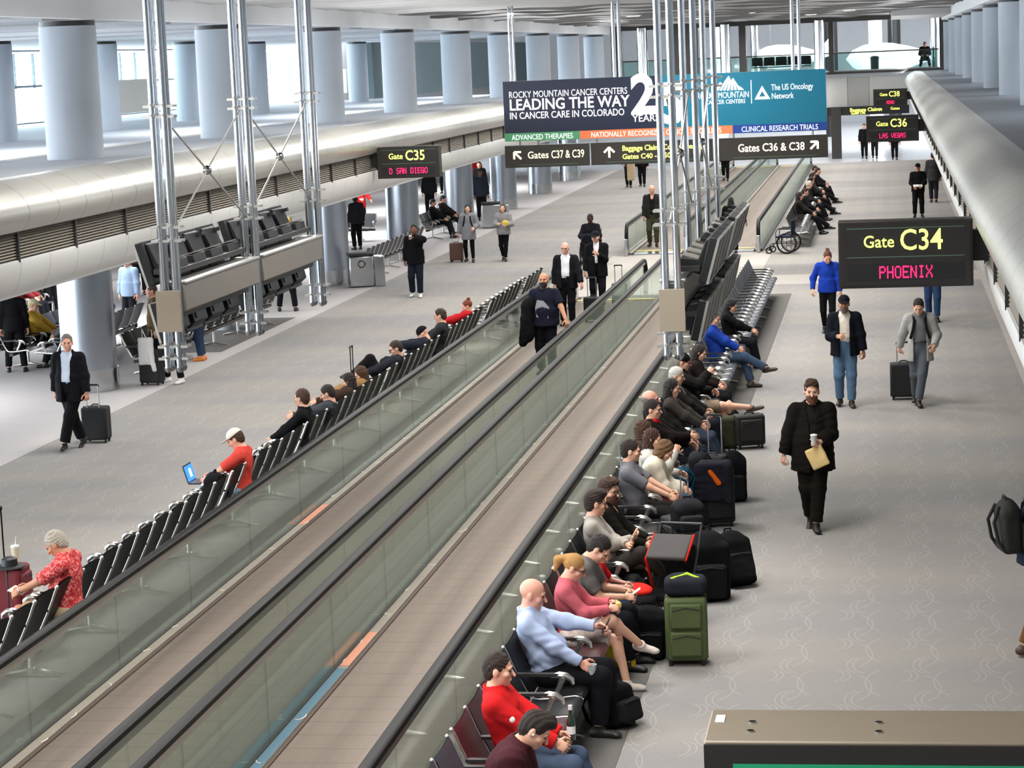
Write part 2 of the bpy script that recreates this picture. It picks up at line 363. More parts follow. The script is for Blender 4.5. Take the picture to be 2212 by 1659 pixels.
for i, (x, y) in enumerate([(-9.2, 86.5), (-8.0, 101), (-5.2, 91), (-3.2, 104), (-11.4, 96.5), (-12.4, 88), (-1.4, 96)]):
    o = thing('ceiling_light', ORD[i] + ' small recessed downlight in the wavy white ceiling', 'light', (x, y, 7.17), group='downlights in the ceiling')
    MB().b2((-.28, -.28, -.015), (.28, .28, .02)).build('trim', M_WHITE, o); MB().b2((-.22, -.22, -.02), (.22, .22, -.012)).build('diffuser', LF, o)
# window wall of the left gallery
M_MULL = mat('window_mullion', '5b6a72', .5, .4)
M_PANE = glass('window_glass', (.93, .98, 1), .02)
M_CREAMP = mat('cream_wall_panel', 'd5cfc6', .7)
XW = -34.0
for k in range(7):
    ya = 60 + 13.0 * k
    w = bpy.data.objects.new('window_%d' % (k + 1), None); link(w); struct(w, ORD[k] + ' big bright window of the left gallery', 'window')
    mb = MB(); mb.b2((XW - .06, ya, 6.86), (XW + .06, ya + 12.6, 6.95)); mb.b2((XW - .06, ya, 5.44), (XW + .06, ya + 12.6, 5.53)); mb.b2((XW - .06, ya, 3.95), (XW + .06, ya + 12.6, 4.05))
    for j in range(7): mb.b2((XW - .05, ya + 2.1 * j - .035, 5.4 if j % 3 else 3.9), (XW + .05, ya + 2.1 * j + .035, 6.8))
    mb.build('mullions', M_MULL, w)
    MB().b2((XW - .01, ya, 3.95), (XW + .01, ya + 12.6, 6.8)).build('pane', M_PANE, w)
    struct(MB().b2((XW - .2, ya + 12.6, 2.9), (XW + .2, ya + 13.0, 7.0)).build('trim_%d' % (k + 2), M_CREAMP), 'pale pier beside the ' + ORD[k] + ' gallery window', 'trim')
struct(MB().b2((XW - .25, 20, 2.95), (XW + .25, 152, 3.95)).build('wall_left', M_CREAMP), 'pale sill wall under the gallery windows', 'wall')
struct(MB().b2((-34.4, 20, 2.8), (-34.2, 152, 3.0)).build('trim_9', M_CREAMP))
for i, (x, y) in enumerate([(-29.5, 86.0), (-29.5, 98.5), (-29.5, 125)]):
    struct(MB().b2((x, y, 4.3), (x + .3, y + 4.2, 5.6)).build('partition_%d' % (i + 1), M_CREAMP), ORD[i] + ' cream half-height partition behind the left columns', 'partition')
M_TEAL = mat('dark_teal_wall', '49585c', .7, 0, 0, 60, .08, 1)
struct(MB().b2((-27.4, 121, 4.0), (-26.8, 175, 6.95)).build('wall_left_end', M_TEAL), 'dark teal wall at the far end of the left gallery', 'wall')
# lower level, left lounge: glazed outer wall and dark interior wall
w = bpy.data.objects.new('window_8', None); link(w); struct(w, 'bright windows at the back of the left gate lounge', 'window')
mb = MB()
for j in range(26): mb.b2((-34.08, 24 + 4 * j - .06, 0), (-33.92, 24 + 4 * j + .06, 2.95))
mb.b2((-34.08, 24, 1.0), (-33.92, 124, 1.1)); mb.build('mullions', M_MULL, w)
MB().b2((-34.01, 24, 0), (-33.99, 124, 2.95)).build('pane', M_PANE, w)
M_DWALL = mat('dark_lounge_wall', '2a2624', .8, 0, 0, 60, .2, .5)
for i, (a, b) in enumerate([(57, 74), (80, 96), (101, 118)]):
    struct(MB().b2((-25.6, a, 0), (-25.3, b, 2.95)).build('wall_lounge_%d' % (i + 1), M_DWALL), ORD[i] + ' dark wall section behind the lounge', 'wall')
struct(MB().b2((-36, Y0 - .2, 0), (16, Y0, 7.8)).build('wall_back', M_PLASTER), 'wall behind the viewer', 'wall')
struct(MB().b2((8.9, Y0, 0), (9.1, 117, 2.95)).build('wall_right', M_PLASTER), 'inner wall below the right gallery', 'wall')
struct(MB().b2((8.9, Y0, 4.3), (9.1, 117, 6.8)).build('wall_right_upper', M_PLASTER), 'inner wall of the right gallery', 'wall')
# ---------------------------------------------------------------- moving walkways
M_PALLET = None
def pallet_mat():
    m = bpy.data.materials.new('ribbed_pallets'); m.use_nodes = True; nt = m.node_tree; N = nt.nodes; L = nt.links; b = N['Principled BSDF']
    b.inputs['Roughness'].default_value = .6; b.inputs['Metallic'].default_value = .25
    tc = N.new('ShaderNodeTexCoord'); sp = N.new('ShaderNodeSeparateXYZ'); L.new(tc.outputs['Object'], sp.inputs[0])
    def wave(out, s):
        n = N.new('ShaderNodeMath'); n.operation = 'MULTIPLY'; L.new(out, n.inputs[0]); n.inputs[1].default_value = s
        f = N.new('ShaderNodeMath'); f.operation = 'FRACT'; L.new(n.outputs[0], f.inputs[0]); return f.outputs[0]
    r = N.new('ShaderNodeValToRGB'); r.color_ramp.elements[0].color = (*lin('584d45'), 1); r.color_ramp.elements[1].color = (*lin('74685e'), 1); r.color_ramp.elements[0].position = .0; r.color_ramp.elements[1].position = .06
    L.new(wave(sp.outputs[1], 2.5), r.inputs[0])
    nz = N.new('ShaderNodeTexNoise'); nz.inputs['Scale'].default_value = 1.5; mp = N.new('ShaderNodeMapping'); mp.inputs['Scale'].default_value = (5, .15, 1); L.new(tc.outputs['Object'], mp.inputs[0]); L.new(mp.outputs[0], nz.inputs['Vector'])
    mx = N.new('ShaderNodeMix'); mx.data_type = 'RGBA'; mx.blend_type = 'OVERLAY'; mx.inputs['Factor'].default_value = .3; L.new(r.outputs[0], mx.inputs['A']); L.new(nz.outputs['Fac'], mx.inputs['B']); L.new(mx.outputs['Result'], b.inputs['Base Color'])
    bp = N.new('ShaderNodeBump'); bp.inputs['Strength'].default_value = .5; bp.inputs['Distance'].default_value = .004; L.new(wave(sp.outputs[0], 60), bp.inputs['Height']); L.new(bp.outputs[0], b.inputs['Normal'])
    return m
M_PALLET = pallet_mat()
M_BGLASS = glass('greenish_balustrade_glass', (.885, .91, .895), .06)
M_DECK = mat('dark_deck_metal', '45443f', .42, .5, 0, 60, .1, 2)
M_SKIRT = mat('beige_art_skirt', '8f877b', .5, .2, 0, 60, .1, 4)
M_BROWN = mat('brown_skirt_brush', '4d4037', .7)
M_ARC = mat('pale_skirt_art', 'd8d2c6', .6)
M_ART1 = mat('orange_skirt_art', 'c98a70', .6); M_ART2 = mat('blue_skirt_art', '4f7182', .6)
M_COMB = mat('yellow_comb', 'e8d27c', .5)
def walkway(x0, x1, ya, yb, label, seed):
    """x0, x1: handrail centres"""
    rnd = random.Random(seed); o = thing('moving_walkway', label, 'moving walkway', (0, ya, 0), group='moving walkways'); Lg = yb - ya
    pa, pb = x0 + .16, x1 - .16
    MB().b2((pa, 1.4, 0), (pb, Lg - 1.4, .035)).build('pallet_belt', M_PALLET, o)
    for yq in (.9, Lg - 1.4):
        MB().b2((pa, yq - .6, 0), (pb, yq + .5, .03)).build('comb_plate', M_STEEL, o); MB().b2((pa, yq + .28, .03), (pb, yq + .5, .044)).build('comb_edge', M_COMB, o)
    for sx, x in ((1, x0), (-1, x1)):
        X = lambda u: x + sx * u
        def slab(name, u0, u1, z0, z1, m, parent=o): return MB().b2((min(X(u0), X(u1)), .4, z0), (max(X(u0), X(u1)), Lg - .4, z1)).build(name, m, parent)
        slab('deck', -.10, .02, .0, .075, M_DECK); sk = slab('skirt', .02, .12, .0, .06, M_SKIRT); slab('brush', .12, .16, .0, .05, M_BROWN)
        mb = MB(); t = .5
        while t < Lg - .6: e = min(t + 2.4, Lg - .45); mb.b2((x - .006, t + .003, .07), (x + .006, e - .003, .82)); t += 2.4
        mb.build('glass_balustrade', M_BGLASS, o)
        MB().b2((x - .02, .35, .80), (x + .02, Lg - .35, .885)).build('top_rail', M_ALU, o)
        R = .42; zc = .49
        pts = [(x, .55 - R * math.sin(a) , zc + R * math.cos(a)) for a in np.linspace(2.6, 0, 9)] + [(x, Lg - .55 + R * math.sin(a), zc + R * math.cos(a)) for a in np.linspace(0, 2.6, 9)]
        mb = MB(); P = [A(p) for p in pts]; ring = [(-.056, -.014), (-.05, .022), (-.03, .036), (.03, .036), (.05, .022), (.056, -.014), (.04, -.026), (-.04, -.026)]
        vs = []
        for i, p in enumerate(P):
            d = _unit(P[min(i + 1, len(P) - 1)] - P[max(i - 1, 0)]); up = np.cross([1, 0, 0], d); up = up if True else up
            for a, b in ring: vs.append(p + A(a, 0, 0) + b * up)
        n = len(ring); mb.add(vs, [(i * n + k, i * n + (k + 1) % n, (i + 1) * n + (k + 1) % n, (i + 1) * n + k) for i in range(len(P) - 1) for k in range(n)] + [tuple(range(n)), tuple(range(len(vs) - n, len(vs)))])
        mb.build('handrail', M_RUBBER, o)
        for e, yq in ((-1, .12), (1, Lg - .12)):
            MB().b2((x - .05, yq - .2, 0), (x + .05, yq + .2, .5)).build('newel', M_STEEL, o, bevel=.02)
        if sx == 1:
            mb = MB(); t = 2.
            while t < min(Lg - 2, 30):
                t += rnd.uniform(.7, 2.0); c = (X(.07), t); rr = rnd.uniform(.045, .055); a0 = rnd.uniform(0, 6)
                mb.tube([(c[0] + rr * math.cos(a0 + a), c[1] + 2.2 * rr * math.sin(a0 + a), .0615) for a in np.linspace(0, rnd.uniform(1.2, 2.6), 7)], .006, 5)
            mb.build('skirt_art', M_ARC, sk)
            if seed < 3:
                q = 17 if seed == 1 else 10.2
                MB().b2((X(.025), q, .06), (X(.115), q + 1.3, .063)).build('skirt_art', M_ART1, sk)
                if seed == 2: MB().b2((X(.025), q - 4.6, .06), (X(.115), q - .1, .063)).build('skirt_art', M_ART2, sk)
    return o
walkway(-7.49, -5.77, 11.0, 55.3, 'long moving walkway nearest the left seats, a big man riding it', 1)
walkway(-5.34, -3.69, 11.0, 55.3, 'long empty moving walkway nearest the right seats', 2)
walkway(-7.49, -5.77, 66.4, 115.0, 'far left moving walkway beyond the gap, under the billboard', 3)
walkway(-5.34, -3.69, 66.4, 115.0, 'far right moving walkway beside the wheelchair', 4)
for ya, yb, t in ((11.2, 55.1, 'near'), (66.6, 114.8, 'far')):
    tag(MB().b2((-5.67, ya, 0), (-5.44, yb, .07)).build('deck_infill', M_DECK), 'dark metal strip between the %s pair of walkways' % t, 'strip')
for s, x, t in ((1, -3.59, 'right'), (-1, -7.59, 'left')):
    o = thing('outer_deck', 'grey sloped deck along the outer side of the near %s walkway' % t, 'deck', (0, 0, 0))
    MB().prism([(x, 0), (x, .07), (x + s * .28, .03), (x + s * .28, 0)], lambda p, t: (p[0], t, p[1]), 11.4, 54.9).build('deck_plate', M_DECK, o)
    if s > 0:
        for y in (24.9, 26.3, 27.4, 28.4, 29.6, 30.7, 32.4): MB().lathe([(.035, 0), (.035, .03), (.02, .045), (.002, .048)], 12, (-3.5, y, .055)).build('cap', M_WHITE, o)
# ---------------------------------------------------------------- signs
def gate_sign(no, dest, xl, yc, z0, z1, label, side, wall):
    """side +1: hangs on a bracket from the right ledge"""
    w = 1.56; h = z1 - z0; o = thing('gate_sign', label, 'sign', (xl, yc, z0), group='gate signs on the gallery edges')
    MB().b2((0, 0, 0), (w, .34, h)).build('case', M_SIGN, o, bevel=.008)
    MB().b2((.03, -.012, .03), (w - .03, .002, h - .03)).build('face', M_SIGNF, o)
    for z in (h * .885, h * .455): MB().b2((.1, -.018, z), (w - .1, -.010, z + .012)).build('pinstripe', M_GREENL, o)
    text('lettering', 'Gate', .20, (.29, -.016, h * .61), M_YEL, o, bold=.006, sx=.92)
    text('lettering', no, .345, (.71, -.016, h * .565), M_YEL, o, bold=.008, sx=.86)
    MB().b2((.1, -.016, h * .11), (w - .1, -.011, h * .36)).build('display_window', M_BLACK, o)
    led(dest, h * .185, (w * .5, -.02, h * .235), o)
    a, b = (w, wall - xl) if side > 0 else (wall - xl, 0)
    MB().b2((a, .1, h * .36), (b, .26, h * .82)).build('bracket', M_BLACK, o)
    return o
gate_sign('C34', 'PHOENIX', -.59, 27.5, 2.94, 3.73, 'big dark Gate C34 sign with pink PHOENIX letters', 1, 1.30)
gate_sign('C36', 'LAS VEGAS', -.61, 71, 2.84, 3.62, 'Gate C36 sign with pink LAS VEGAS letters, further along the right ledge', 1, 1.30)
gate_sign('C38', 'RENO', -.59, 110, 2.85, 3.66, 'small distant Gate C38 sign at the end of the right ledge', 1, 1.30)
gate_sign('C35', 'D SAN DIEGO', -12.45, 56.2, 2.98, 3.76, 'Gate C35 sign with pink SAN DIEGO letters on the left ledge', -1, -12.75)
# sign whose top shows at the bottom edge of the frame
o = thing('gate_sign', 'brown sign case seen from above at the bottom right corner, one green line showing', 'sign', (-.6, 7.0, 2.88), group='gate signs on the gallery edges')
MB().b2((0, 0, 0), (1.56, .35, .785)).build('case', M_BEIGE, o, bevel=.006); MB().b2((.0, -.012, .0), (1.56, .002, .775)).build('face', M_SIGNF, o)
MB().b2((.09, -.017, .70), (1.47, -.01, .715)).build('pinstripe', mat('bright_green_line', '1d9a6c', .5), o)
MB().b2((1.55, .1, .3), (1.9, .26, .62)).build('bracket', M_BLACK, o)
mb = MB()
for x in (.14, .54):
    for y in (.1, .2): mb.cyl((x, y, .785), (x, y, .79), .012)
mb.build('screw', M_STEEL, o); MB().b2((.02, .2, .785), (.05, .28, .787)).build('sticker', M_WHITE, o)
# direction signs, all in the plane y = 62.5 over the gap between the walkways
YB = 62.5
def bar_sign(x0, x1, z0, z1, label):
    o = thing('direction_sign', label, 'sign', (x0, YB, z0), group='direction signs under the billboard'); w = x1 - x0; h = z1 - z0
    MB().b2((0, 0, 0), (w, .25, h)).build('case', M_SIGN, o, bevel=.01); MB().b2((.4, -.008, .06), (w - .3, .0, .075)).build('pinstripe', M_GREENL, o)
    return o, w, h
def arrow(o, x, z, s, ang, m):
    c, d = math.cos(ang), math.sin(ang); mb = MB()
    def bar(a, b, t):
        a, b = A(a), A(b); v = _unit(b - a); n = A(-v[1], v[0]) * t / 2
        mb.prism([tuple(a + n), tuple(b + n), tuple(b - n), tuple(a - n)], lambda p, y: (x + s * (p[0] * c - p[1] * d), y, z + s * (p[0] * d + p[1] * c)), -.012, -.004)
    bar((-.5, 0), (.42, 0), .2); bar((.5, 0), (.0, .5), .2); bar((.5, 0), (.0, -.5), .2); return mb.build('arrow', m, o)
M_WARMW = mat('lit_warm_white', 'ffefcf', .5, emit=.75)
o, w, h = bar_sign(-10.28, -7.98, 2.84, 3.44, 'dark overhead sign to Gates C37 and C39, arrow pointing up left')
arrow(o, .35, .33, .27, PI * .75, M_CREAM); text('lettering', 'Gates', .27, (.62, -.006, .24), M_CREAM, o, bold=.006, sx=.92); text('lettering', 'C37 & C39', .30, (1.27, -.006, .23), M_CREAM, o, bold=.006, sx=.66)
o, w, h = bar_sign(-7.92, -4.55, 2.84, 3.44, 'dark overhead sign to Baggage Claim behind the steel poles')
arrow(o, .5, .33, .28, PI * .5, M_CREAM); text('lettering', 'Baggage Claim, Concourses A, B', .20, (.85, -.006, .36), M_YEL, o, bold=.01, sx=.88); text('lettering', 'Gates C40 - C50', .19, (.85, -.006, .14), M_YEL, o, bold=.01)
o, w, h = bar_sign(-4.50, -1.56, 2.84, 3.44, 'dark overhead sign to Gates C36 and C38, arrow pointing up right')
text('lettering', 'Gates C36 & C38', .30, (.55, -.006, .22), M_WARMW, o, bold=.006, sx=.82); arrow(o, 2.58, .33, .27, PI * .25, M_WARMW)
mb = MB()
for x in (-10.0, -8.3, -7.7, -4.8, -4.2, -1.9): mb.cyl((x, YB + .12, 3.43), (x, YB + .12, 3.6), .025)
# billboard
bb = thing('billboard', 'wide navy and teal hanging billboard for a cancer centre', 'billboard', (-10.26, YB, 3.56))
w, h = 8.69, 1.62
M_NAVY = mat('navy_print', '0f1a36', .45, emit=.0); M_TEALP = mat('teal_print', '086f8a', .45); M_BW = mat('billboard_white', 'f2f2f4', .5, emit=.25)
MB().b2((0, 0, 0), (w, .22, h)).build('case', M_DARK, bb); MB().b2((.0, -.006, .2), (w * .495, .0, h)).build('navy_panel', M_NAVY, bb); MB().b2((w * .495, -.006, .2), (w, .0, h)).build('teal_panel', M_TEALP, bb)
for a, b, m, s in ((0, .237, '4f9a6a', 'ADVANCED THERAPIES'), (.237, .712, 'ee7d4e', 'NATIONALLY RECOGNIZED CANCER SPECIALISTS'), (.712, 1, '153f8f', 'CLINICAL RESEARCH TRIALS')):
    q = MB().b2((w * a, -.008, 0), (w * b, .0, .22)).build('banner_strip', mat('banner_' + m, m, .5), bb)
    text('lettering', s, .20, (w * (a + b) / 2, -.012, .035), M_BW, bb, align='CENTER', sx=.80 if a != .237 else .78)
text('lettering', 'ROCKY MOUNTAIN CANCER CENTERS', .25, (.15, -.01, 1.17), M_BW, bb, sx=.73)
text('lettering', 'LEADING THE WAY', .42, (.15, -.01, .84), M_BW, bb, sx=.88, bold=.016)
text('lettering', 'IN CANCER CARE IN COLORADO', .26, (.15, -.01, .60), M_BW, bb, sx=.79, bold=.006)
text('lettering', '2', 1.46, (3.47, -.012, .64), M_BW, bb, bold=.03, sx=.95); text('lettering', '5', 1.50, (4.27, -.012, .36), M_BW, bb, bold=.03, sx=.92)
text('lettering', 'YEARS', .26, (3.50, -.012, .41), M_BW, bb, bold=.008)
mb = MB()
mtn = [(5.55, .86), (5.85, 1.15), (5.95, 1.08), (6.22, 1.34), (6.32, 1.18), (6.40, 1.27), (6.62, 1.0), (6.72, .96), (6.86, .86)]
mtn = [(5.70 + (x_ - 5.55) * .626, 1.15 + (z_ - .86) * .81) for x_, z_ in mtn]; mb.prism(mtn, lambda p, t: (p[0], t, p[1]), -.012, -.006); mb.build('mountain_emblem', M_BW, bb)
mb = MB()
for i in range(6): mb.prism([(5.70 + (x_ - 5.55) * .626, 1.15 + (z_ - .86) * .81) for x_, z_ in [(5.75 + i * .16, .86), (6.0 + i * .1, 1.14 - .02 * i), (6.02 + i * .1, 1.14 - .02 * i), (5.80 + i * .16, .86)]], lambda p, t: (p[0], t, p[1]), -.015, -.011)
mb.build('mountain_emblem_lines', M_TEALP, bb)
text('lettering', 'ROCKY MOUNTAIN', .235, (5.25, -.012, .95), M_BW, bb, sx=.66); text('lettering', 'CANCER CENTERS', .155, (5.48, -.012, .80), M_BW, bb, sx=.82, bold=.003)
MB().b2((6.70, -.012, .78), (6.72, -.006, 1.4)).build('divider', M_BW, bb)
tri = lambda s: [(7.0 + s * math.sin(a), 1.0 + s * math.cos(a)) for a in (0, 2 * PI / 3, 4 * PI / 3)]
mb = MB(); a, b = tri(.24), tri(.10)
for i in range(3): mb.prism([a[i], a[(i + 1) % 3], b[(i + 1) % 3], b[i]], lambda p, t: (p[0], t, p[1]), -.014, -.006)
mb.build('triangle_emblem', M_BW, bb)
text('lettering', 'The US Oncology', .225, (7.24, -.012, 1.11), M_BW, bb, sx=.68, bold=.003); text('lettering', 'Network', .225, (7.24, -.012, .88), M_BW, bb, sx=.70, bold=.003)
for x in (.4, .9, 2.5, 4.2, 6.2, 8.3):
    MB().cyl((x, .12, -.118), (x, .12, .02), .03).build('drop_rod', M_STEEL, bb)
for x in (.22, .32, 3.05, 3.2, 7.83, 8.0): MB().cyl((x, .12, h - .01), (x, .12, 3.66), .05 if x > 1 else .035).build('hanging_pole', M_STEEL, bb)
# small pylon of the farther overhead sign
o = thing('direction_sign', 'black Baggage Claim sign strip under the far bridge', 'sign', (-3.05, 120.4, 2.2))
MB().b2((0, 0, 0), (4.2, .3, .42)).build('case', M_BLACK, o); text('lettering', 'Baggage Claim', .26, (1.2, -.006, .17), M_YEL, o, bold=.01); text('lettering', 'Gates C40', .17, (1.25, -.006, .03), M_YEL, o); arrow(o, 2.75, .22, .16, PI * .25, M_YEL)
text('lettering', 'Gates', .2, (3.25, -.006, .2), M_YEL, o)

# ---------------------------------------------------------------- steel pole clusters with information displays
M_SCREENB = mat('dark_display_shell', '17191b', .5, .1, 0, 60, .1, 3); M_SHELLT = mat('display_shell_panel', '2b2f33', .5, .1)
M_GLASSY = mat('display_screen', '0b0f17', .4, spec=.3)
M_BEAMBOX = mat('grey_cable_beam', '9b958c', .42, .6, .02, 40, .05, 2)
def cluster(o, x, y, zb, base, far=0):
    d = .07
    for dx in (-d, d):
        for dy in (-d, d): MB().cyl((x + dx, y + dy, zb), (x + dx, y + dy, 7.7), .036, n=16).build('pole', M_STEEL, o)
    for z in (5.42, 5.30, 4.02, 3.86, zb + .24, zb + .1):
        m = MB(); m.box((x, y - d, z), (.36, .03, .03)); m.box((x, y + d, z), (.36, .03, .03)); m.box((x - d, y, z + .02), (.03, .36, .025)); m.box((x + d, y, z + .02), (.03, .36, .025))
        m.build('clamp', M_ALU, o)
    for dx in (-d, d):
        for dy in (-d, d): MB().lathe([(.045, 0), (.045, -.03), (.028, -.06), (.004, -.066)], 12, (x + dx, y + dy, zb + .0)).build('end_cap', M_STEEL, o)
def brace(o, x, ya, yb):
    for za, zb in ((5.28, 3.9), (3.9, 5.28)):
        MB().cyl((x, ya + .12, za), (x, yb - .12, zb), .012, n=8).build('brace_rod', M_ALU, o)
    MB().sphere((x, (ya + yb) / 2, 4.59), .06).build('brace_node', M_STEEL, o)
def display(o, face, x, y, z, wy, hz, up):
    """one display: facing face (+1/-1 in X), tilted down"""
    s = face; tl = .28 if up else .24; ex = A(s * math.cos(tl), 0, -math.sin(tl)); ey = A(0, 1, 0); ez = np.cross(ex, ey) * (1 if s > 0 else 1)
    ez = _unit(A(s * math.sin(tl), 0, math.cos(tl)))
    R = np.array([ex, ey, ez]).T; c = A(x, y, z)
    d = bpy.data.objects.new('display', None); link(d, o)
    m = MB(); m.box(c, (.10, wy, hz), R)
    if up: m.prism([(-.05, -hz * .36), (-.32, -hz * .30), (-.33, -hz * .10), (-.12, -hz * .04), (-.09, hz * .40), (-.05, hz * .44)], lambda p, t: c + R @ A(p[0], t, p[1]), -wy * .36, wy * .36)
    else: m.prism([(-.05, -hz * .42), (-.16, -hz * .3), (-.16, hz * .3), (-.05, hz * .42)], lambda p, t: c + R @ A(p[0], t, p[1]), -wy * .40, wy * .40)
    m.build('shell', M_SCREENB, d, bevel=.012)
    m = MB()
    if up: m.box(c + R @ A(-.22, 0, -hz * .055), (.2, wy * .62, hz * .03), R); m.build('rear_cover', mat('grey_hump_lid', '77746d', .5), d); MB().box(c + R @ A(-.12, wy * .25, hz * .32), (.1, .1, .05), R).build('handle', M_BLACK, d)  # lighter slab puts the light from above into the hump's top
    else: m.box(c + R @ A(-.165, 0, 0), (.016, wy * .55, hz * .42), R); m.build('rear_cover', M_SHELLT, d)
    m = MB(); m.box(c + R @ A(.052, 0, 0), (.012, wy * .84, hz * .84), R); m.build('screen', M_GLASSY, d)
    m = MB()
    for q in (-1, 1): m.box(c + R @ A(.056, q * wy * .47, 0), (.03, wy * .055, hz), R); m.box(c + R @ A(.056, 0, q * hz * .48), (.03, wy, hz * .04), R)
    m.build('bezel', M_ALU, d)
def hanging_rack(x, ys, face, zb, label, dz=0.):
    o = thing('display_rack', label, 'display rack', (0, 0, 0), group='hanging racks of flight displays')
    for y in ys: cluster(o, x, y, zb, 0)
    for a, b in zip(ys[:-1], ys[1:]):
        brace(o, x, a, b)
        m = MB(); m.b2((x - .13, a + .12, 2.92 + dz), (x + .13, b - .1, 3.25 + dz)); m.build('cable_beam', M_BEAMBOX, o, bevel=.02)
        MB().b2((x - .15, a + .12, 3.245 + dz), (x + .15, b - .1, 3.28 + dz)).build('beam_lid', M_ALU, o, bevel=.01)
        n = 4; L0, L1 = a + .28, b - .2; wy = (L1 - L0) / n
        for i in range(n):
            display(o, face, x + face * .40, L0 + wy * (i + .5), 3.47 + dz, wy * .95, .54, True)
            display(o, face, x + face * .27, L0 + wy * (i + .5), 2.78 + dz, wy * .95, .48, False)
        for z in (3.38 + dz, 2.86 + dz): MB().b2((min(x, x + face * .3), a + .3, z - .03), (max(x, x + face * .3), b - .2, z + .03)).build('support_rail', M_DARK, o)
    MB().b2((x - .13, ys[0] - .2, 2.72 + dz), (x + .16, ys[0] - .15, 3.2 + dz)).build('junction_box', M_BEIGE, o)
    return o
hanging_rack(-8.3, (26.0, 29.5, 33.0), -1, 2.38, 'hanging rack of flight displays seen from behind, left of the walkways', .09)
hanging_rack(-2.45, (26.2, 29.4, 32.8), 1, 2.38, 'hanging rack of flight displays seen edge-on, above the right seats', -.06)

# ---------------------------------------------------------------- far end: bridge, columns, glass, white aircraft models
struct(MB().b2((-14.1, 121, 2.6), (3.0, 127, 4.3)).build('wall_bridge', M_PLASTER), 'grey face of the far bridge across the hall', 'wall')
struct(MB().b2((-14.1, 120.6, 4.3), (3.0, 127, 4.42)).build('floor', M_DARK), 'dark edge of the bridge floor', 'floor')
for i, (a, b, m) in enumerate([(-2.95, -1.95, 'c2c0bb'), (-1.95, -.85, 'a8a5a0'), (-.85, 1.0, 'bab8b3')]):
    struct(MB().b2((a + .01, 120.95, 2.63), (b - .01, 121.0, 4.1)).build('trim_1%d' % i, mat('bridge_cladding_' + m, m, .6)), ORD[i] + ' cladding panel on the bridge face', 'trim')
M_RGLASS = glass('railing_glass', (.72, .88, .86), .1)
o = thing('glass_railing', 'glass railing with dark handrail along the far bridge', 'railing', (0, 120.8, 4.42))
x = -13.9
while x < 2.6: MB().b2((x, -.01, .06), (min(x + 1.6, 2.7) - .03, .01, .92)).build('glass_panel', M_RGLASS, o); x += 1.6
MB().cyl((-13.9, 0, .95), (2.7, 0, .95), .035).build('handrail', M_DARK, o); MB().b2((-13.9, -.03, 0), (2.7, .03, .06)).build('base_channel', M_STEEL, o)
struct(MB().b2((-14.1, 120.2, 6.95), (3.0, 121, 7.3)).build('beam_far', M_DARK), 'dark beam above the far bridge', 'beam')
for i, (x, w_, z0) in enumerate([(-14.0, .55, 4.4), (-2.85, .25, 4.4), (2.72, .3, 4.4), (-2.8, .5, 0), (-7.4, .35, 4.4), (-10.9, 1.4, 4.4)]):
    struct(MB().b2((x, 120.3, z0), (x + w_, 120.9 + (.3 if z0 else 0), 7.0 if z0 else 2.6)).build('pillar', M_DARK), ORD[i] + ' dark square pier at the far bridge', 'pillar')
for i, (x, y) in enumerate([(-8.05, 119.6), (-3.3, 119.5), (-12.3, 119.6), (2.55, 122.5), (-6.9, 126)]):
    column(x, y, 4.3 if y < 120 else 4.42, 7.05, .27 if i != 4 else .22, M_CHROME, ORD[i] + ' slim polished column by the far bridge', False, False).name = 'column'
M_BRIGHT = mat('white_far_wall', 'dcdcdc', .8)
struct(MB().b2((-30, 178, 0), (22, 178.5, 12)).build('wall_far', M_PLASTER), 'pale wall at the far end of the building', 'wall')
for x_, n_ in ((-30.3, 'left'), (22, 'right')): struct(MB().b2((x_, 127, 0), (x_ + .3, 178, 10)).build('wall_atrium_' + n_, M_PLASTER), n_ + ' unseen wall added to keep sky light out of the far atrium', 'wall')  # unseen side walls, added to shut sky light out of the atrium
struct(MB().b2((-30, 124.0, 10.03), (22, 178, 10.2)).build('ceiling', M_BRIGHT), 'high white ceiling of the far atrium', 'ceiling')
struct(MB().b2((-30, 127, 8.2), (22, 127.4, 8.9)).build('beam_atrium', M_BRIGHT), 'white beam of the far atrium', 'beam')
for k in range(4):
    area('atrium_lamp', (-10 + 6 * k, 150, 9.8), 5, 30, 420, (.96, .98, 1))
for i, (x, y, h) in enumerate([(-9.8, 140, 9.9), (-3.4, 150, 9.9), (-.6, 148, 9.9), (.6, 158, 9.9)]):
    column(x, y, 0, h, .42, M_BLACK if i % 2 else M_BRIGHT, ORD[i] + ' column in the far atrium', False, False)
M_WMODEL = mat('glossy_white_shell', 'f4f4f4', .35)
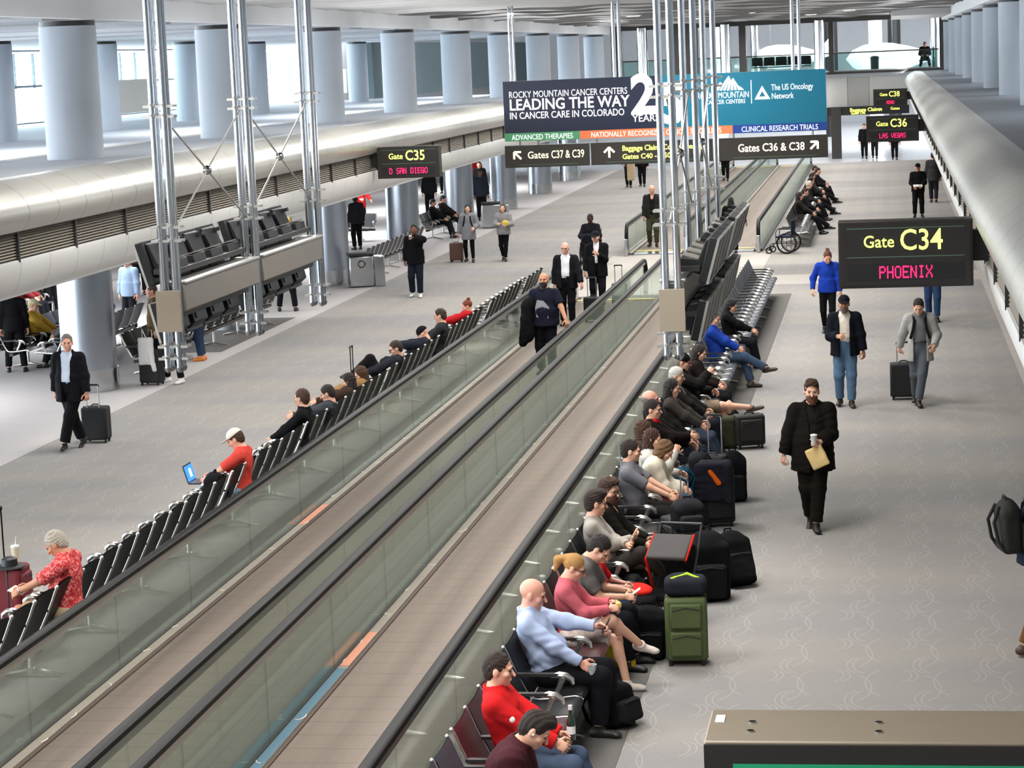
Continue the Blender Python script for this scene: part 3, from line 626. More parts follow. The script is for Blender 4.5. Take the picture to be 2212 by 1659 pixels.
for (cx, cy, cz, s, lb) in ((-5.7, 131, 5.25, 1.0, 'rounded white aircraft model hanging beyond the bridge, left one'), (-.2, 134, 4.95, 1.25, 'long white aircraft model hanging beyond the bridge, right one')):
    o = thing('aircraft_model', lb, 'model', (cx, cy, cz)); m = MB()
    n = 18; prof = [(0.02, -1.6), (.4, -1.3), (.62, -.8), (.7, -.2), (.66, .5), (.5, 1.2), (.28, 1.9), (.1, 2.5), (.02, 2.8)]
    m.add([(z * s, r * s * math.cos(2 * PI * i / n), r * s * math.sin(2 * PI * i / n)) for r, z in prof for i in range(n)], [(j * n + i, j * n + (i + 1) % n, (j + 1) * n + (i + 1) % n, (j + 1) * n + i) for j in range(len(prof) - 1) for i in range(n)])
    m.build('fuselage', M_WMODEL, o)
    m = MB(); m.prism([(-.5, 0), (.5, 0), (1.2, 3.2), (.8, 3.2)], lambda p, t: (p[0] * s, -p[1] * s, t * s), -.05, .05); m.prism([(-.5, 0), (.5, 0), (1.2, 3.2), (.8, 3.2)], lambda p, t: (p[0] * s, p[1] * s, t * s), -.05, .05); m.build('wing', M_WMODEL, o)
    m = MB(); m.prism([(1.9, .1), (2.6, .1), (2.9, .9), (2.6, .9)], lambda p, t: (p[0] * s, t * s, p[1] * s), -.04, .04); m.build('tail_fin', M_WMODEL, o)
    for q in (-.6, .6): MB().cyl((q, 0, .5 * s), (q, 0, 10.0 - cz), .015, n=6).build('cable', M_STEEL, o)
# ---------------------------------------------------------------- tandem seating
M_SLING = mat('black_sling', '121315', .48, 0, .08, 90, .1, 6, spec=.3); M_MAROON = mat('maroon_sling', '3f1f22', .38, 0, .08, 90, .1, 6, spec=.6); M_GREYS = mat('grey_sling', '55595e', .5, 0, .08, 90, .1, 6)
M_NAVYS = mat('slate_sling', '363b44', .45, 0, .08, 90, .1, 6)
M_PAD = mat('armrest_pad', '2d2c2c', .45); M_CAST = mat('cast_aluminium', 'd2d0cb', .3, .95)
SP = [(0.0, .875), (.02, .84), (.06, .74), (.115, .62), (.175, .50), (.205, .445), (.24, .425), (.30, .418), (.40, .424), (.52, .438), (.60, .448), (.645, .440), (.66, .42)]
_seatmesh = {}
def seat_parts(p, m):
    """shared meshes of one seat: backrest, seat pan, side frame, armrest"""
    key = (round(p, 3), m.name)
    if key in _seatmesh: return _seatmesh[key]
    hw = p / 2 - .028
    sag = lambda q, x: -.018 * (1 - (x / hw) ** 2)
    def sling(pr):
        n = 5; mb = MB(); xs = [-hw + 2 * hw * i / (n - 1) for i in range(n)]
        for off in (0, 1):
            vs = []
            for j, (u, z) in enumerate(pr):
                a = pr[max(j - 1, 0)]; b = pr[min(j + 1, len(pr) - 1)]; d = _unit(A(b[0] - a[0], b[1] - a[1])); nn = A(-d[1], d[0]) * -1
                if nn[1] < 0 and False: nn = -nn
                for x in xs:
                    k = sag(0, x) - (.016 if off else 0); vs.append((x, u + nn[0] * -k * -1, z + nn[1] * -k * -1))
            mb.add(vs, [(j * n + i, j * n + i + 1, (j + 1) * n + i + 1, (j + 1) * n + i) for j in range(len(pr) - 1) for i in range(n - 1)])
        return mb
    tmp = []
    back = sling(SP[:6]).build('backrest', m, solid=0); seat = sling(SP[6:]).build('seat', m)
    fr = MB(); fr.tube([(0, u, z) for u, z in SP], [.017] * len(SP), 8).sphere((0, SP[0][0], SP[0][1]), .021, 8, 6); fr = fr.build('side_frame', M_CAST)
    ar = MB(); ar.mi = 0; ar.prism([(.10, .655), (.47, .655), (.47, .63), (.10, .63)], lambda q, t: (t, q[0], q[1]), -.027, .027)
    ar.mi = 1; ar.tube([(0, .40, .628), (0, .47, .64), (0, .53, .632), (0, .575, .60), (0, .585, .56)], [.016, .03, .03, .024, .014], 8); ar.tube([(0, .50, .62), (0, .47, .54), (0, .42, .45)], [.03, .024, .02], 8)
    ar = ar.build('armrest', [M_PAD, M_CAST])
    r = [o.data for o in (back, seat, fr, ar)]
    for o in (back, seat, fr, ar): bpy.data.objects.remove(o)
    _seatmesh[key] = r; return r
def put(me, name, parent, x): o = bpy.data.objects.new(name, me); link(o, parent); o.location.x = x; return o
def bench(x, y0, n, p, face, label, m=None, alt=(), altm=None, group='rows of linked seats', arms=True, rz=None):
    """n seats starting at y0, growing towards +Y; face +1: seats look towards +X, -1 towards -X"""
    m = m or M_SLING
    o = thing('tandem_seating', label, 'seating', (x, y0 if face < 0 else y0 + n * p, 0), (PI / 2 if face < 0 else -PI / 2) if rz is None else rz, group)
    for i in range(n):
        k = i if face < 0 else n - 1 - i
        ms = seat_parts(p, altm if k in alt else m)
        put(ms[0], 'backrest', o, (i + .5) * p); put(ms[1], 'seat', o, (i + .5) * p)
    ms = seat_parts(p, m)
    for i in range(n + 1):
        xx = min(max(i * p, .02), n * p - .02)
        put(ms[2], 'side_frame', o, xx)
        if arms: put(ms[3], 'armrest', o, xx)
    MB().b2((.02, .24, .33), (n * p - .02, .32, .39)).build('beam', M_DARK, o)
    k = max(2, round(n / 2.6)); 
    for i in range(k):
        xx = n * p * (i + .5) / k; mb = MB(); mb.cyl((xx, .28, .05), (xx, .28, .34), .032, .026, 12)
        mb.tube([(xx, -.06, .018), (xx, .05, .035), (xx, .28, .075), (xx, .5, .035), (xx, .62, .018)], [.016, .02, .034, .02, .016], 8)
        mb.cyl((xx, -.05, 0), (xx, -.05, .02), .026).cyl((xx, .61, 0), (xx, .61, .02), .026).build('leg', M_CAST, o)
    return o
RX, LX = -3.28, -8.08
bench(RX, 12.6, 6, .605, 1, 'linked seats at the bottom edge, behind the maroon jacket', M_NAVYS, (), None)
bench(RX, 16.36, 9, .603, 1, 'linked seats with maroon backs beside the red pullover and the bald man', M_SLING, (0, 1, 2, 6, 7), M_MAROON)
bench(RX, 21.83, 8, .595, 1, 'linked seats holding the man with folded arms')
bench(RX, 26.65, 9, .60, 1, 'linked seats holding the man in the grey polo shirt')
bench(RX, 32.1, 9, .60, 1, 'linked seats holding the man in shorts with crossed legs')
bench(RX, 37.6, 9, .60, 1, 'linked seats holding the man in the blue jacket', M_NAVYS)
bench(RX, 43.05, 10, .60, 1, 'mostly empty linked seats behind the black-haired sitter', M_NAVYS)
bench(RX, 49.1, 9, .60, 1, 'empty linked seats at the far end of the near right row', M_NAVYS)
bench(LX, 17.5, 7, .60, -1, 'black linked seats at the left edge, beside the red flowered shirt')
bench(LX, 21.84, 9, .589, -1, 'empty black linked seats between the flowered shirt and the laptop user')
bench(LX, 27.30, 6, .608, -1, 'black linked seats holding the laptop user with the cap')
bench(LX, 31.1, 9, .597, -1, 'black linked seats holding two brown-haired heads')
bench(LX, 36.6, 7, .605, -1, 'black linked seats holding the reclining man')
bench(LX, 40.9, 8, .60, -1, 'black linked seats holding the red-haired woman')
bench(LX, 46.6, 7, .60, -1, 'empty black linked seats further along the left row')
bench(LX, 51.55, 4, .60, -1, 'short block of empty black seats at the far end of the left row')
# left lounge
bench(-17.6, 43.6, 6, .62, 1, 'lounge seats left of the nearest steel column', M_NAVYS)
bench(-14.55, 42.2, 6, .62, 1, 'lounge seats right behind the nearest steel column')
bench(-16.0, 43.2, 8, .62, -1, 'lounge seats further back behind the nearest steel column', M_NAVYS)
bench(-13.95, 46.4, 9, .62, -1, 'lounge seats seen under the hanging rack')
bench(-13.85, 60.6, 13, .62, -1, 'slate lounge seats beside the recycling bin', M_NAVYS)
bench(-16.8, 73.4, 3, .66, 1, 'three grey armchairs facing the hall in the far lounge', M_GREYS, rz=PI)
bench(-17.3, 72.2, 2, .66, 1, 'two grey armchairs standing before the other three', M_GREYS, rz=PI)
bench(-15.1, 73.8, 6, .64, 1, 'lounge seats with two people slouching', M_GREYS)
bench(-18.3, 60.0, 8, .62, 1, 'lounge seats in the shade behind the steel columns', M_NAVYS)
bench(-20.6, 50.0, 8, .62, 1, 'lounge seats deep behind the person in a red coat', M_NAVYS)
# right, beyond the wheelchair
bench(-2.95, 67.6, 14, .62, 1, 'far linked seats along the far right walkway, first block')
bench(-2.95, 77.0, 20, .62, 1, 'far linked seats along the far right walkway, second block')
# ---------------------------------------------------------------- soft shapes: signed distance fields meshed with surface nets
class Field:
    def __init__(s, lo, hi, h):
        s.lo = A(lo); s.h = h; n = np.maximum(np.ceil((A(hi) - s.lo) / h).astype(int) + 1, 4); s.F = np.full(n, .5, np.float32)
        s.ax = [s.lo[i] + h * np.arange(n[i]) for i in range(3)]
    def _win(s, lo, hi):
        return [(int(np.searchsorted(s.ax[i], lo[i])), int(np.searchsorted(s.ax[i], hi[i]))) for i in range(3)]
    def op(s, prim, k=.02, mode='add'):
        lo, hi, fn = prim; pad = k + 3 * s.h + .01
        w = s._win(A(lo) - pad, A(hi) + pad)
        if any(b <= a for a, b in w): return s
        X = s.ax[0][w[0][0]:w[0][1], None, None].astype(np.float32); Y = s.ax[1][None, w[1][0]:w[1][1], None].astype(np.float32); Z = s.ax[2][None, None, w[2][0]:w[2][1]].astype(np.float32)
        sl = tuple(slice(*q) for q in w); a = s.F[sl]; b = fn(X, Y, Z)
        if mode == 'add':
            q = np.maximum(k - np.abs(a - b), 0); s.F[sl] = np.minimum(a, b) - q * q / (4 * k)
        elif mode == 'sub':
            b = -b; q = np.maximum(k - np.abs(a - b), 0); s.F[sl] = np.maximum(a, b) + q * q / (4 * k)
        return s
    def half(s, p, n):
        """keep the side of the plane where (x-p).n < 0"""
        n = _unit(A(n)); p = A(p)
        d = (s.ax[0][:, None, None] - p[0]) * n[0] + (s.ax[1][None, :, None] - p[1]) * n[1] + (s.ax[2][None, None, :] - p[2]) * n[2]
        s.F = np.maximum(s.F, d.astype(np.float32)); return s
    def folds(s, amp, fr=38., seed=0):
        r = np.random.RandomState(seed); X, Y, Z = s.ax[0][:, None, None], s.ax[1][None, :, None], s.ax[2][None, None, :]
        f = 0
        for i in range(4):
            a = r.normal(size=3); a[2] *= 1.6; a /= np.linalg.norm(a); f = f + np.sin((a[0] * X + a[1] * Y + a[2] * Z) * fr * (.6 + .5 * i) + r.uniform(0, 6) + 2.2 * np.sin(11 * Z + 9 * X + 6 * Y + 2 * i)) * (.6 + .6 * np.sin(8 * X - 7 * Z + 5 * Y + i * 1.7))
        s.F += (amp * .26 * f).astype(np.float32); return s
    def mesh(s):
        F, h = s.F, s.h; F[0] = F[-1] = .1; F[:, 0] = F[:, -1] = .1; F[:, :, 0] = F[:, :, -1] = .1
        S = F < 0; c = [S[i:S.shape[0] - 1 + i, j:S.shape[1] - 1 + j, k:S.shape[2] - 1 + k] for i in (0, 1) for j in (0, 1) for k in (0, 1)]
        cnt = sum(x.astype(np.int8) for x in c); I = np.argwhere((cnt > 0) & (cnt < 8))
        if not len(I): return np.zeros((0, 3)), np.zeros((0, 4), int)
        off = np.array([(i, j, k) for i in (0, 1) for j in (0, 1) for k in (0, 1)])
        V = np.stack([F[I[:, 0] + o[0], I[:, 1] + o[1], I[:, 2] + o[2]] for o in off], 1)
        P = np.zeros((len(I), 3)); N = np.zeros(len(I))
        for a in range(8):
            for b in range(a + 1, 8):
                if np.abs(off[a] - off[b]).sum() != 1: continue
                va, vb = V[:, a], V[:, b]; m = (va < 0) != (vb < 0); t = np.where(m, va / np.where(m, va - vb, 1), 0)
                P += m[:, None] * (off[a] + t[:, None] * (off[b] - off[a])); N += m
        P = (P / N[:, None] + I) * h + s.lo
        idx = np.full(cnt.shape, -1, np.int64); idx[tuple(I.T)] = np.arange(len(I)); Q = []
        for ax in range(3):
            sl0 = [slice(1, -1)] * 3; sl1 = [slice(1, -1)] * 3; sl0[ax] = slice(0, -1); sl1[ax] = slice(1, None)
            a, b = S[tuple(sl0)], S[tuple(sl1)]; E = np.argwhere(a != b); up = a[tuple(E.T)]
            E = E + 1; E[:, ax] -= 1; u, v = [i for i in range(3) if i != ax]
            def g(du, dv): K = E.copy(); K[:, u] -= du; K[:, v] -= dv; return idx[tuple(K.T)]
            q = np.stack([g(1, 1), g(0, 1), g(0, 0), g(1, 0)], 1)
            if ax == 1: up = ~up
            q[~up] = q[~up][:, ::-1]; Q.append(q)
        Q = np.concatenate(Q); return P, Q[(Q >= 0).all(1)]
def soft(name, parts, m, parent=None, loc=None):
    """parts: list of (verts, quads)"""
    vs = []; qs = []; n = 0
    for v, q in parts: vs.append(v); qs.append(q + n); n += len(v)
    v = np.concatenate(vs); q = np.concatenate(qs); me = bpy.data.meshes.new(name)
    me.vertices.add(len(v)); me.vertices.foreach_set('co', v.astype(np.float32).ravel()); me.loops.add(4 * len(q)); me.loops.foreach_set('vertex_index', q.astype(np.int32).ravel())
    me.polygons.add(len(q)); me.polygons.foreach_set('loop_start', np.arange(0, 4 * len(q), 4, dtype=np.int32)); me.polygons.foreach_set('use_smooth', np.ones(len(q), bool))
    me.update(calc_edges=True); me.materials.append(m); o = bpy.data.objects.new(name, me); link(o, parent)
    if loc is not None: o.location = loc
    return o
def rcone(a, b, ra, rb, c0=False, c1=False):
    a, b = A(a), A(b); d = b - a; L = max(np.linalg.norm(d), 1e-5); u = d / L; R = max(ra, rb)
    def fn(X, Y, Z):
        px, py, pz = X - a[0], Y - a[1], Z - a[2]; t = px * u[0] + py * u[1] + pz * u[2]; tc = np.clip(t, 0, L)
        r = np.sqrt(np.maximum(px * px + py * py + pz * pz - 2 * tc * t + tc * tc, 1e-12)) - (ra + (rb - ra) * tc / L)
        if c0: r = np.maximum(r, -t)
        if c1: r = np.maximum(r, t - L)
        return r
    return np.minimum(a, b) - R, np.maximum(a, b) + R, fn
def ell(c, r, M=None):
    c = A(c); r = A(r); M = np.eye(3) if M is None else M; R = np.abs(M) @ r
    def fn(X, Y, Z):
        px, py, pz = X - c[0], Y - c[1], Z - c[2]
        q = [M[0, i] * px + M[1, i] * py + M[2, i] * pz for i in range(3)]
        k0 = np.sqrt(sum((q[i] / r[i]) ** 2 for i in range(3))); k1 = np.sqrt(sum((q[i] / r[i] ** 2) ** 2 for i in range(3))) + 1e-9
        return k0 * (k0 - 1) / k1
    return c - R, c + R, fn
def rbox(c, hs, r, M=None):
    c = A(c); hs = A(hs); M = np.eye(3) if M is None else M; R = np.abs(M) @ hs
    def fn(X, Y, Z):
        px, py, pz = X - c[0], Y - c[1], Z - c[2]
        q = [np.abs(M[0, i] * px + M[1, i] * py + M[2, i] * pz) - hs[i] + r for i in range(3)]
        return np.sqrt(sum(np.maximum(x, 0) ** 2 for x in q)) + np.minimum(np.maximum(np.maximum(q[0], q[1]), q[2]), 0) - r
    return c - R, c + R, fn
def econe(a, b, ra, rb, xd):
    """elliptic cone a->b, radii (x, y) at each end, flat ends; xd = direction of the first radius"""
    a, b = A(a), A(b); d = b - a; L = np.linalg.norm(d); u = d / L; xd = A(xd); xd = _unit(xd - xd.dot(u) * u); yd = np.cross(u, xd); R = max(*ra, *rb)
    def fn(X, Y, Z):
        px, py, pz = X - a[0], Y - a[1], Z - a[2]; t = px * u[0] + py * u[1] + pz * u[2]; f = np.clip(t / L, 0, 1)
        x = px * xd[0] + py * xd[1] + pz * xd[2]; y = px * yd[0] + py * yd[1] + pz * yd[2]
        rx = ra[0] + (rb[0] - ra[0]) * f; ry = ra[1] + (rb[1] - ra[1]) * f
        k = (np.sqrt((x / rx) ** 2 + (y / ry) ** 2) - 1) * np.minimum(rx, ry)
        return np.maximum(k, np.maximum(-t, t - L))
    return np.minimum(a, b) - R, np.maximum(a, b) + R, fn
# ---------------------------------------------------------------- people
def ik(a, t, l1, l2, pole):
    a, t, pole = A(a), A(t), A(pole); d = t - a; D = np.linalg.norm(d); D2 = min(max(D, abs(l1 - l2) + .02), (l1 + l2) * .997); u = d / max(D, 1e-6); t = a + u * D2
    x = (l1 * l1 - l2 * l2 + D2 * D2) / (2 * D2); hgt = math.sqrt(max(l1 * l1 - x * x, 0)); p = pole - pole.dot(u) * u
    p = p / max(np.linalg.norm(p), 1e-6); return a + u * x + p * hgt, t
SKIN = {'fair': 'd9a68c', 'pink': 'd89c88', 'tan': 'b98264', 'brown': '6b4430', 'dark': '3d261c'}
def skinm(k): return mat('skin_' + k, SKIN[k], .5, 0, .05, 200, .06, 12, spec=.35)
def hairm(c): return mat('hair_' + c, c, .55, 0, .6, 160, .25, 30, spec=.4, stretch=(3, 3, .6))
M_BROW = mat('eyebrow_hair', '2e1f16', .7); M_EYE = mat('dark_eye', '1a1410', .25); M_SHOE = {}
UP = A(0, 0, 1.)
class Person:
    """figure facing local +Y; x to its right hand"""
    def __init__(s, label, x, y, rz, pose='stand', h=1.76, g=1., skin='fair', lean=0., look=(0, 0), hands=None, feet=None, knees=None, z=0., vox=None, seat=.43, elbows=None, twist=0., group=None, arml=1., curl=.5, face=None):
        k = h / 1.76; s.k = k; s.hk = k * 1.07; s.g = g; s.skin = skin; s.pose = pose; s.y = y
        s.vox = vox or min(max(.0085 * y / 24, .0085), .022); s.fv = min(max(.0055 * y / 24, .0055), .014)
        s.root = thing('person', label, 'person', (x, y, z), math.radians(rz), group)
        a = math.radians(lean); sp = A(0, math.sin(a), math.cos(a))
        if pose == 'sit': s.pel = A(0, 0, seat + .105 * g ** .5)
        else: s.pel = A(0, 0, .955 * k)
        s.sp = sp; s.fw = A(0, math.cos(a), -math.sin(a)); s.rt = A(math.cos(math.radians(twist)), math.sin(math.radians(twist)), 0)
        s.neck = s.pel + sp * .515 * k; s.chest = s.pel + sp * .35 * k
        pitch, yaw = math.radians(look[0]), math.radians(look[1])
        s.HM = rot(z=yaw) @ rot(x=-pitch); s.hc = s.neck + sp * .05 * k + s.HM @ A(0, .035, .125) * k
        s.sh = [s.neck + q * s.rt * .178 * k * (.85 + .15 * g) - sp * .055 * k for q in (-1, 1)]
        s.hip = [s.pel + A(q * .088 * k, 0, -.02) for q in (-1, 1)]
        if feet is None: feet = [(-.10, .02), (.10, .02)] if pose == 'stand' else [(-.09, .30), (.10, -.30)] if pose == 'walk' else [(-.12, .52), (.12, .50)]
        s.ank = []; s.toe = []; s.knee = []
        for i, f in enumerate(feet):
            f = list(f) + [None] * (4 - len(f)); az = f[2] if f[2] is not None else ((.085 if f[1] > -.1 or pose == 'sit' else .15) * k)
            an = A(f[0], f[1], az); pole = A((i * 2 - 1) * .12, 1, .15) if knees is None or knees[i] is None else A(*knees[i])
            kn, an = ik(s.hip[i], an, .435 * k, .425 * k, pole); s.knee.append(kn); s.ank.append(an)
            td = f[3] if f[3] is not None else ((0, 1, 0) if az < .12 * k or pose == 'sit' else (0, .75, -.6)); td = A(*td)
            s.toe.append(_unit(td + A((i * 2 - 1) * .18, 0, 0)))
        if hands is None: hands = [(-.27, .06, .80 * k), (.27, .06, .80 * k)] if pose != 'sit' else [(-.16, .30, .66), (.16, .30, .66)]
        if pose == 'walk' and hands == 'swing': hands = [(-.27, -.12, .82 * k), (.27, .2, .86 * k)]
        s.elb = []; s.wr = []
        for i, hd in enumerate(hands):
            pole = A((i * 2 - 1) * .55, -.8, -.5) if elbows is None or elbows[i] is None else A(*elbows[i])
            e, w = ik(s.sh[i], hd, .285 * k * arml, .25 * k * arml, pole); s.elb.append(e); s.wr.append(w)
        s.curl = curl if hasattr(curl, '__len__') else (curl, curl); s.face = y < 42 if face is None else face
        pts = [s.hc, s.neck, s.pel] + s.ank + s.knee + s.wr + s.elb; P = np.array(pts); s.lo = P.min(0) - .27; s.hi = P.max(0) + .27; s.lo[2] = max(s.lo[2], -.01)
        s.body()
    def torso(s, d=0., g=None):
        k = s.k; g = s.g if g is None else g; M = np.array([s.rt, np.cross(s.sp, s.rt), s.sp]).T; c = lambda t, f=0.: s.pel + s.sp * t * k + s.fw * f * k
        gw = .6 + .4 * g
        return [(ell(c(.0, -.01), A(.165 * gw, .115 * g, .13) * k + d, M), .05), (ell(c(.16, .012 + .05 * (g - 1)), A(.148 * g, .108 * g ** 1.35, .15) * k + d, M), .06), (ell(c(.345, .0), A(.168 * gw, .115 * (.7 + .3 * g), .17) * k + d, M), .06),
                (rcone(s.sh[0] * .93 + s.neck * .07, s.sh[1] * .93 + s.neck * .07, .054 * k + d * .8, .054 * k + d * .8), .06), (rcone(c(.42), s.neck + s.sp * .03, .09 * k + d * .7, .058 * k + d * .5), .05)] + [(rcone(s.neck + s.sp * .005 * k, s.sh[i] + s.sp * .005 * k, .045 * k + d * .4, .045 * k + d * .8), .04) for i in (0, 1)]
    def arm(s, i, d=0., end=1., e2=1.):
        k = s.k * (.75 + .25 * s.g); w = s.elb[i] + (s.wr[i] - s.elb[i]) * e2
        r = [(rcone(s.sh[i], s.elb[i] if end >= 1 else s.sh[i] + (s.elb[i] - s.sh[i]) * end, .052 * k + d, (.052 - .012 * end) * k + d, False, end < 1), .03)]
        if end >= 1: r.append((rcone(s.elb[i], w, .04 * k + d, .029 * k + d * .9, False, True), .025))
        return r
    def leg(s, i, d=0., end=1., flare=0.):
        k = s.k * (.7 + .3 * s.g); e1 = min(end * 2, 1); kn = s.hip[i] + (s.knee[i] - s.hip[i]) * e1
        r = [(rcone(s.hip[i], kn, .088 * k + d, (.088 - .030 * e1) * k + d + flare * .5, False, e1 < 1), .04)]
        if end > .5:
            f = (end - .5) * 2; an = s.knee[i] + (s.ank[i] - s.knee[i]) * f
            r.append((rcone(s.knee[i], an, .055 * k + d + flare * .5, (.055 - .018 * f) * k + d + flare, False, True), .03))
            u = s.ank[i] - s.knee[i]; back = np.cross(np.cross(u, s.toe[i]), u); back = -back / max(np.linalg.norm(back), 1e-6)
            if d < .012: r.append((ell(s.knee[i] + u * .27 + back * .018, A(.046, .046, .10) * k + d), .03))
        return r
    def head(s):
        k = s.hk; H = lambda *p: s.hc + s.HM @ A(*p) * k; M = s.HM
        return [(ell(H(0, -.012, .032), A(.075, .096, .086) * k, M), .03), (ell(H(0, .026, -.038), A(.060, .066, .076) * k, M), .03), (ell(H(0, .064, -.094), A(.024, .022, .02) * k, M), .02),
                (rcone(H(-.034, .082, .022), H(.034, .082, .022), .011 * k, .011 * k), .015), (rcone(H(0, .09, .004), H(0, .112, -.03), .008 * k, .0125 * k), .010), (ell(H(-.045, .062, -.022), A(.022, .02, .018) * k, M), .02), (ell(H(.045, .062, -.022), A(.022, .02, .018) * k, M), .02),
                (rcone(H(-.02, .087, -.062), H(.02, .087, -.062), .008 * k, .008 * k), .008), (ell(H(-.076, -.008, -.008), A(.011, .021, .032) * k, M), .008), (ell(H(.076, -.008, -.008), A(.011, .021, .032) * k, M), .008)]
    def hand(s, i):
        k = s.k; d = _unit(s.wr[i] - s.elb[i]); q = i * 2 - 1; t = s.fw * .8 - s.rt * q * .6 + UP * .25; t = _unit(t - t.dot(d) * d); n = np.cross(d, t) * q
        if n.dot(-s.rt * q) < 0 and abs(n.dot(s.rt)) > .4: n = -n
        M = np.array([t, n, d]).T; w = s.wr[i]; B = lambda a, b, c: w + M @ A(a, b, c) * k; P = [(rcone(w - d * .03, w + d * .01, .027 * k, .026 * k), .015), (ell(B(0, 0, .05), A(.042, .016, .052) * k, M), .015)]
        for j, L in enumerate((.9, 1.0, .94, .76)):
            a = B(.031 - .021 * j, 0, .085 - .004 * abs(j - 1)); th = 0.; r = .0092 * k
            for sg, l in enumerate((.043, .027, .022)):
                th += s.curl[i] * (1.0 if sg else .75); v = d * math.cos(th) + n * math.sin(th) + t * .06 * (1.5 - j); b = a + _unit(v) * l * L * k; P.append((rcone(a, b, r, r * .9), .004)); a = b; r *= .9
        a = B(.036, .004, .028)
        for l, v in ((.04, t * .75 + d * .6 + n * .25), (.03, t * .35 + d * .8 + n * .45), (.024, t * .1 + d * .85 + n * .5)):
            b = a + _unit(v) * l * k; P.append((rcone(a, b, .0115 * k, .0095 * k), .006)); a = b
        return P, w + d * .06
    def body(s):
        F = Field(s.lo, s.hi, max(s.vox, .010))
        for p, k in s.torso(): F.op(p, k)
        for i in (0, 1):
            for p, k in s.arm(i) + s.leg(i): F.op(p, k)
            k = s.k; dn = s.down(i); F.op(rcone(s.ank[i] + dn * .035 * k - s.toe[i] * .03 * k, s.ank[i] + dn * .05 * k + s.toe[i] * .115 * k, .032 * k, .02 * k), .02)
        F.op(rcone(s.neck - s.sp * .03, s.hc + s.HM @ A(0, -.02, -.07) * s.k, .060 * s.k, .055 * s.k), .03)
        for p, k in s.head()[:3]: F.op(p, k)
        parts = [F.mesh()]
        F = Field(s.hc - .17, s.hc + .17, s.fv)
        F.op(rcone(s.neck - s.sp * .03, s.hc + s.HM @ A(0, -.02, -.07) * s.k, .0605 * s.k, .0555 * s.k), .03)
        for p, k in s.head(): F.op(p, k)
        for q in (-1, 1): F.op(ell(s.hc + s.HM @ A(q * .031, .094, .003) * s.hk, A(.014, .007, .008) * s.hk, s.HM), .010, 'sub')
        parts.append(F.mesh())
        for i in (0, 1):
            P, c = s.hand(i); F = Field(c - .13, c + .13, min(max(.0045 * s.y / 24, .0045), .009))
            for p, k in P: F.op(p, k)
            parts.append(F.mesh())
        soft('body', parts, skinm(s.skin), s.root)
        if s.face:
            for q in (-1, 1):
                MB().sphere(s.hc + s.HM @ A(q * .031, .0845, .003) * s.hk, A(.010, .0075, .0065) * s.hk, 10, 6).build('eye', M_EYE, s.root)
                MB().tube([s.hc + s.HM @ A(q * .014, .0945, .019) * s.hk, s.hc + s.HM @ A(q * .033, .0925, .025) * s.hk, s.hc + s.HM @ A(q * .048, .082, .019) * s.hk], [.003, .004, .002], 6).build('eyebrow', M_BROW, s.root)
    def grow(s, name, prims, m, lo=None, hi=None, folds=0., subs=(), halves=(), vox=None, fr=38.):
        P = np.array([[*p[0][0]] for p in prims]); Q = np.array([[*p[0][1]] for p in prims])
        F = Field(P.min(0) - .035, Q.max(0) + .035, vox or s.vox)
        for p, k in prims: F.op(p, k)
        if folds: F.folds(folds, fr, len(COL.objects))
        for p, k in subs: F.op(p, k, 'sub')
        for p, n in halves: F.half(p, n)
        v, q = F.mesh()
        return soft(name, [(v, q)], m, s.root) if len(v) else None
    def top(s, col, name='shirt', d=.014, sleeve=1., hem=-.10, open_=0., folds=.006, collar=False, m=None, hood=False, vneck=False, bulk=0., g=None):
        """sleeve: 1 long, <1 fraction of the upper arm; hem along the spine from the pelvis (negative = below); open_: half width of the open front"""
        k = s.k; P = s.torso(d, g); m = m or cloth(col)
        gw = .6 + .4 * s.g
        if hem < -.05 and s.pose != 'sit':
            P.append((econe(s.pel + s.sp * (hem + .005) * k, s.pel + s.sp * .2 * k, A(.185 * gw, .135 * s.g) * k + d + bulk, A(.165 * s.g, .12 * s.g) * k + d, s.rt), .04))
        for i in (0, 1):
            P += s.arm(i, d + .004 + bulk * .4, sleeve, .98)
            if sleeve >= 1: P.append((ell(s.elb[i], A(.054, .054, .054) * k + d, None), .03))
        if collar: P.append((rcone(s.neck - s.sp * .015, s.neck + s.sp * .062 * k + s.fw * .012, .088 * k + d * .4, .080 * k + d * .3, False, True), .012))
        if hood: P.append((ell(s.neck - s.fw * .085 * k + s.sp * .0, A(.12, .07, .07) * k, None), .03))
        subs = [(rcone(s.neck + s.sp * .02 * k, s.neck + s.sp * .25 * k + s.fw * .06, .061 * k, .10 * k), .008)]
        if vneck: subs.append((rcone(s.neck + s.fw * .10 * k - s.sp * .02 * k, s.neck + s.fw * .16 * k - s.sp * .14 * k, .05 * k, .012), .01))
        if open_:
            M = np.array([s.rt, np.cross(s.sp, s.rt), s.sp]).T
            subs.append((rbox(s.pel + s.sp * .18 * k + s.fw * .235 * k, A(open_, .2, .42) * k, .01, M), .015)); subs.append((rcone(s.neck + s.fw * .1 * k, s.pel + s.sp * .25 * k + s.fw * .16 * k, (open_ * .7 + .05) * k, .02), .01))
        hv = [(s.pel + s.sp * (hem if s.pose != 'sit' else max(hem, -.11)) * k, -s.sp)]
        o = s.grow(name, P, m, folds=folds, subs=subs, halves=hv); return o
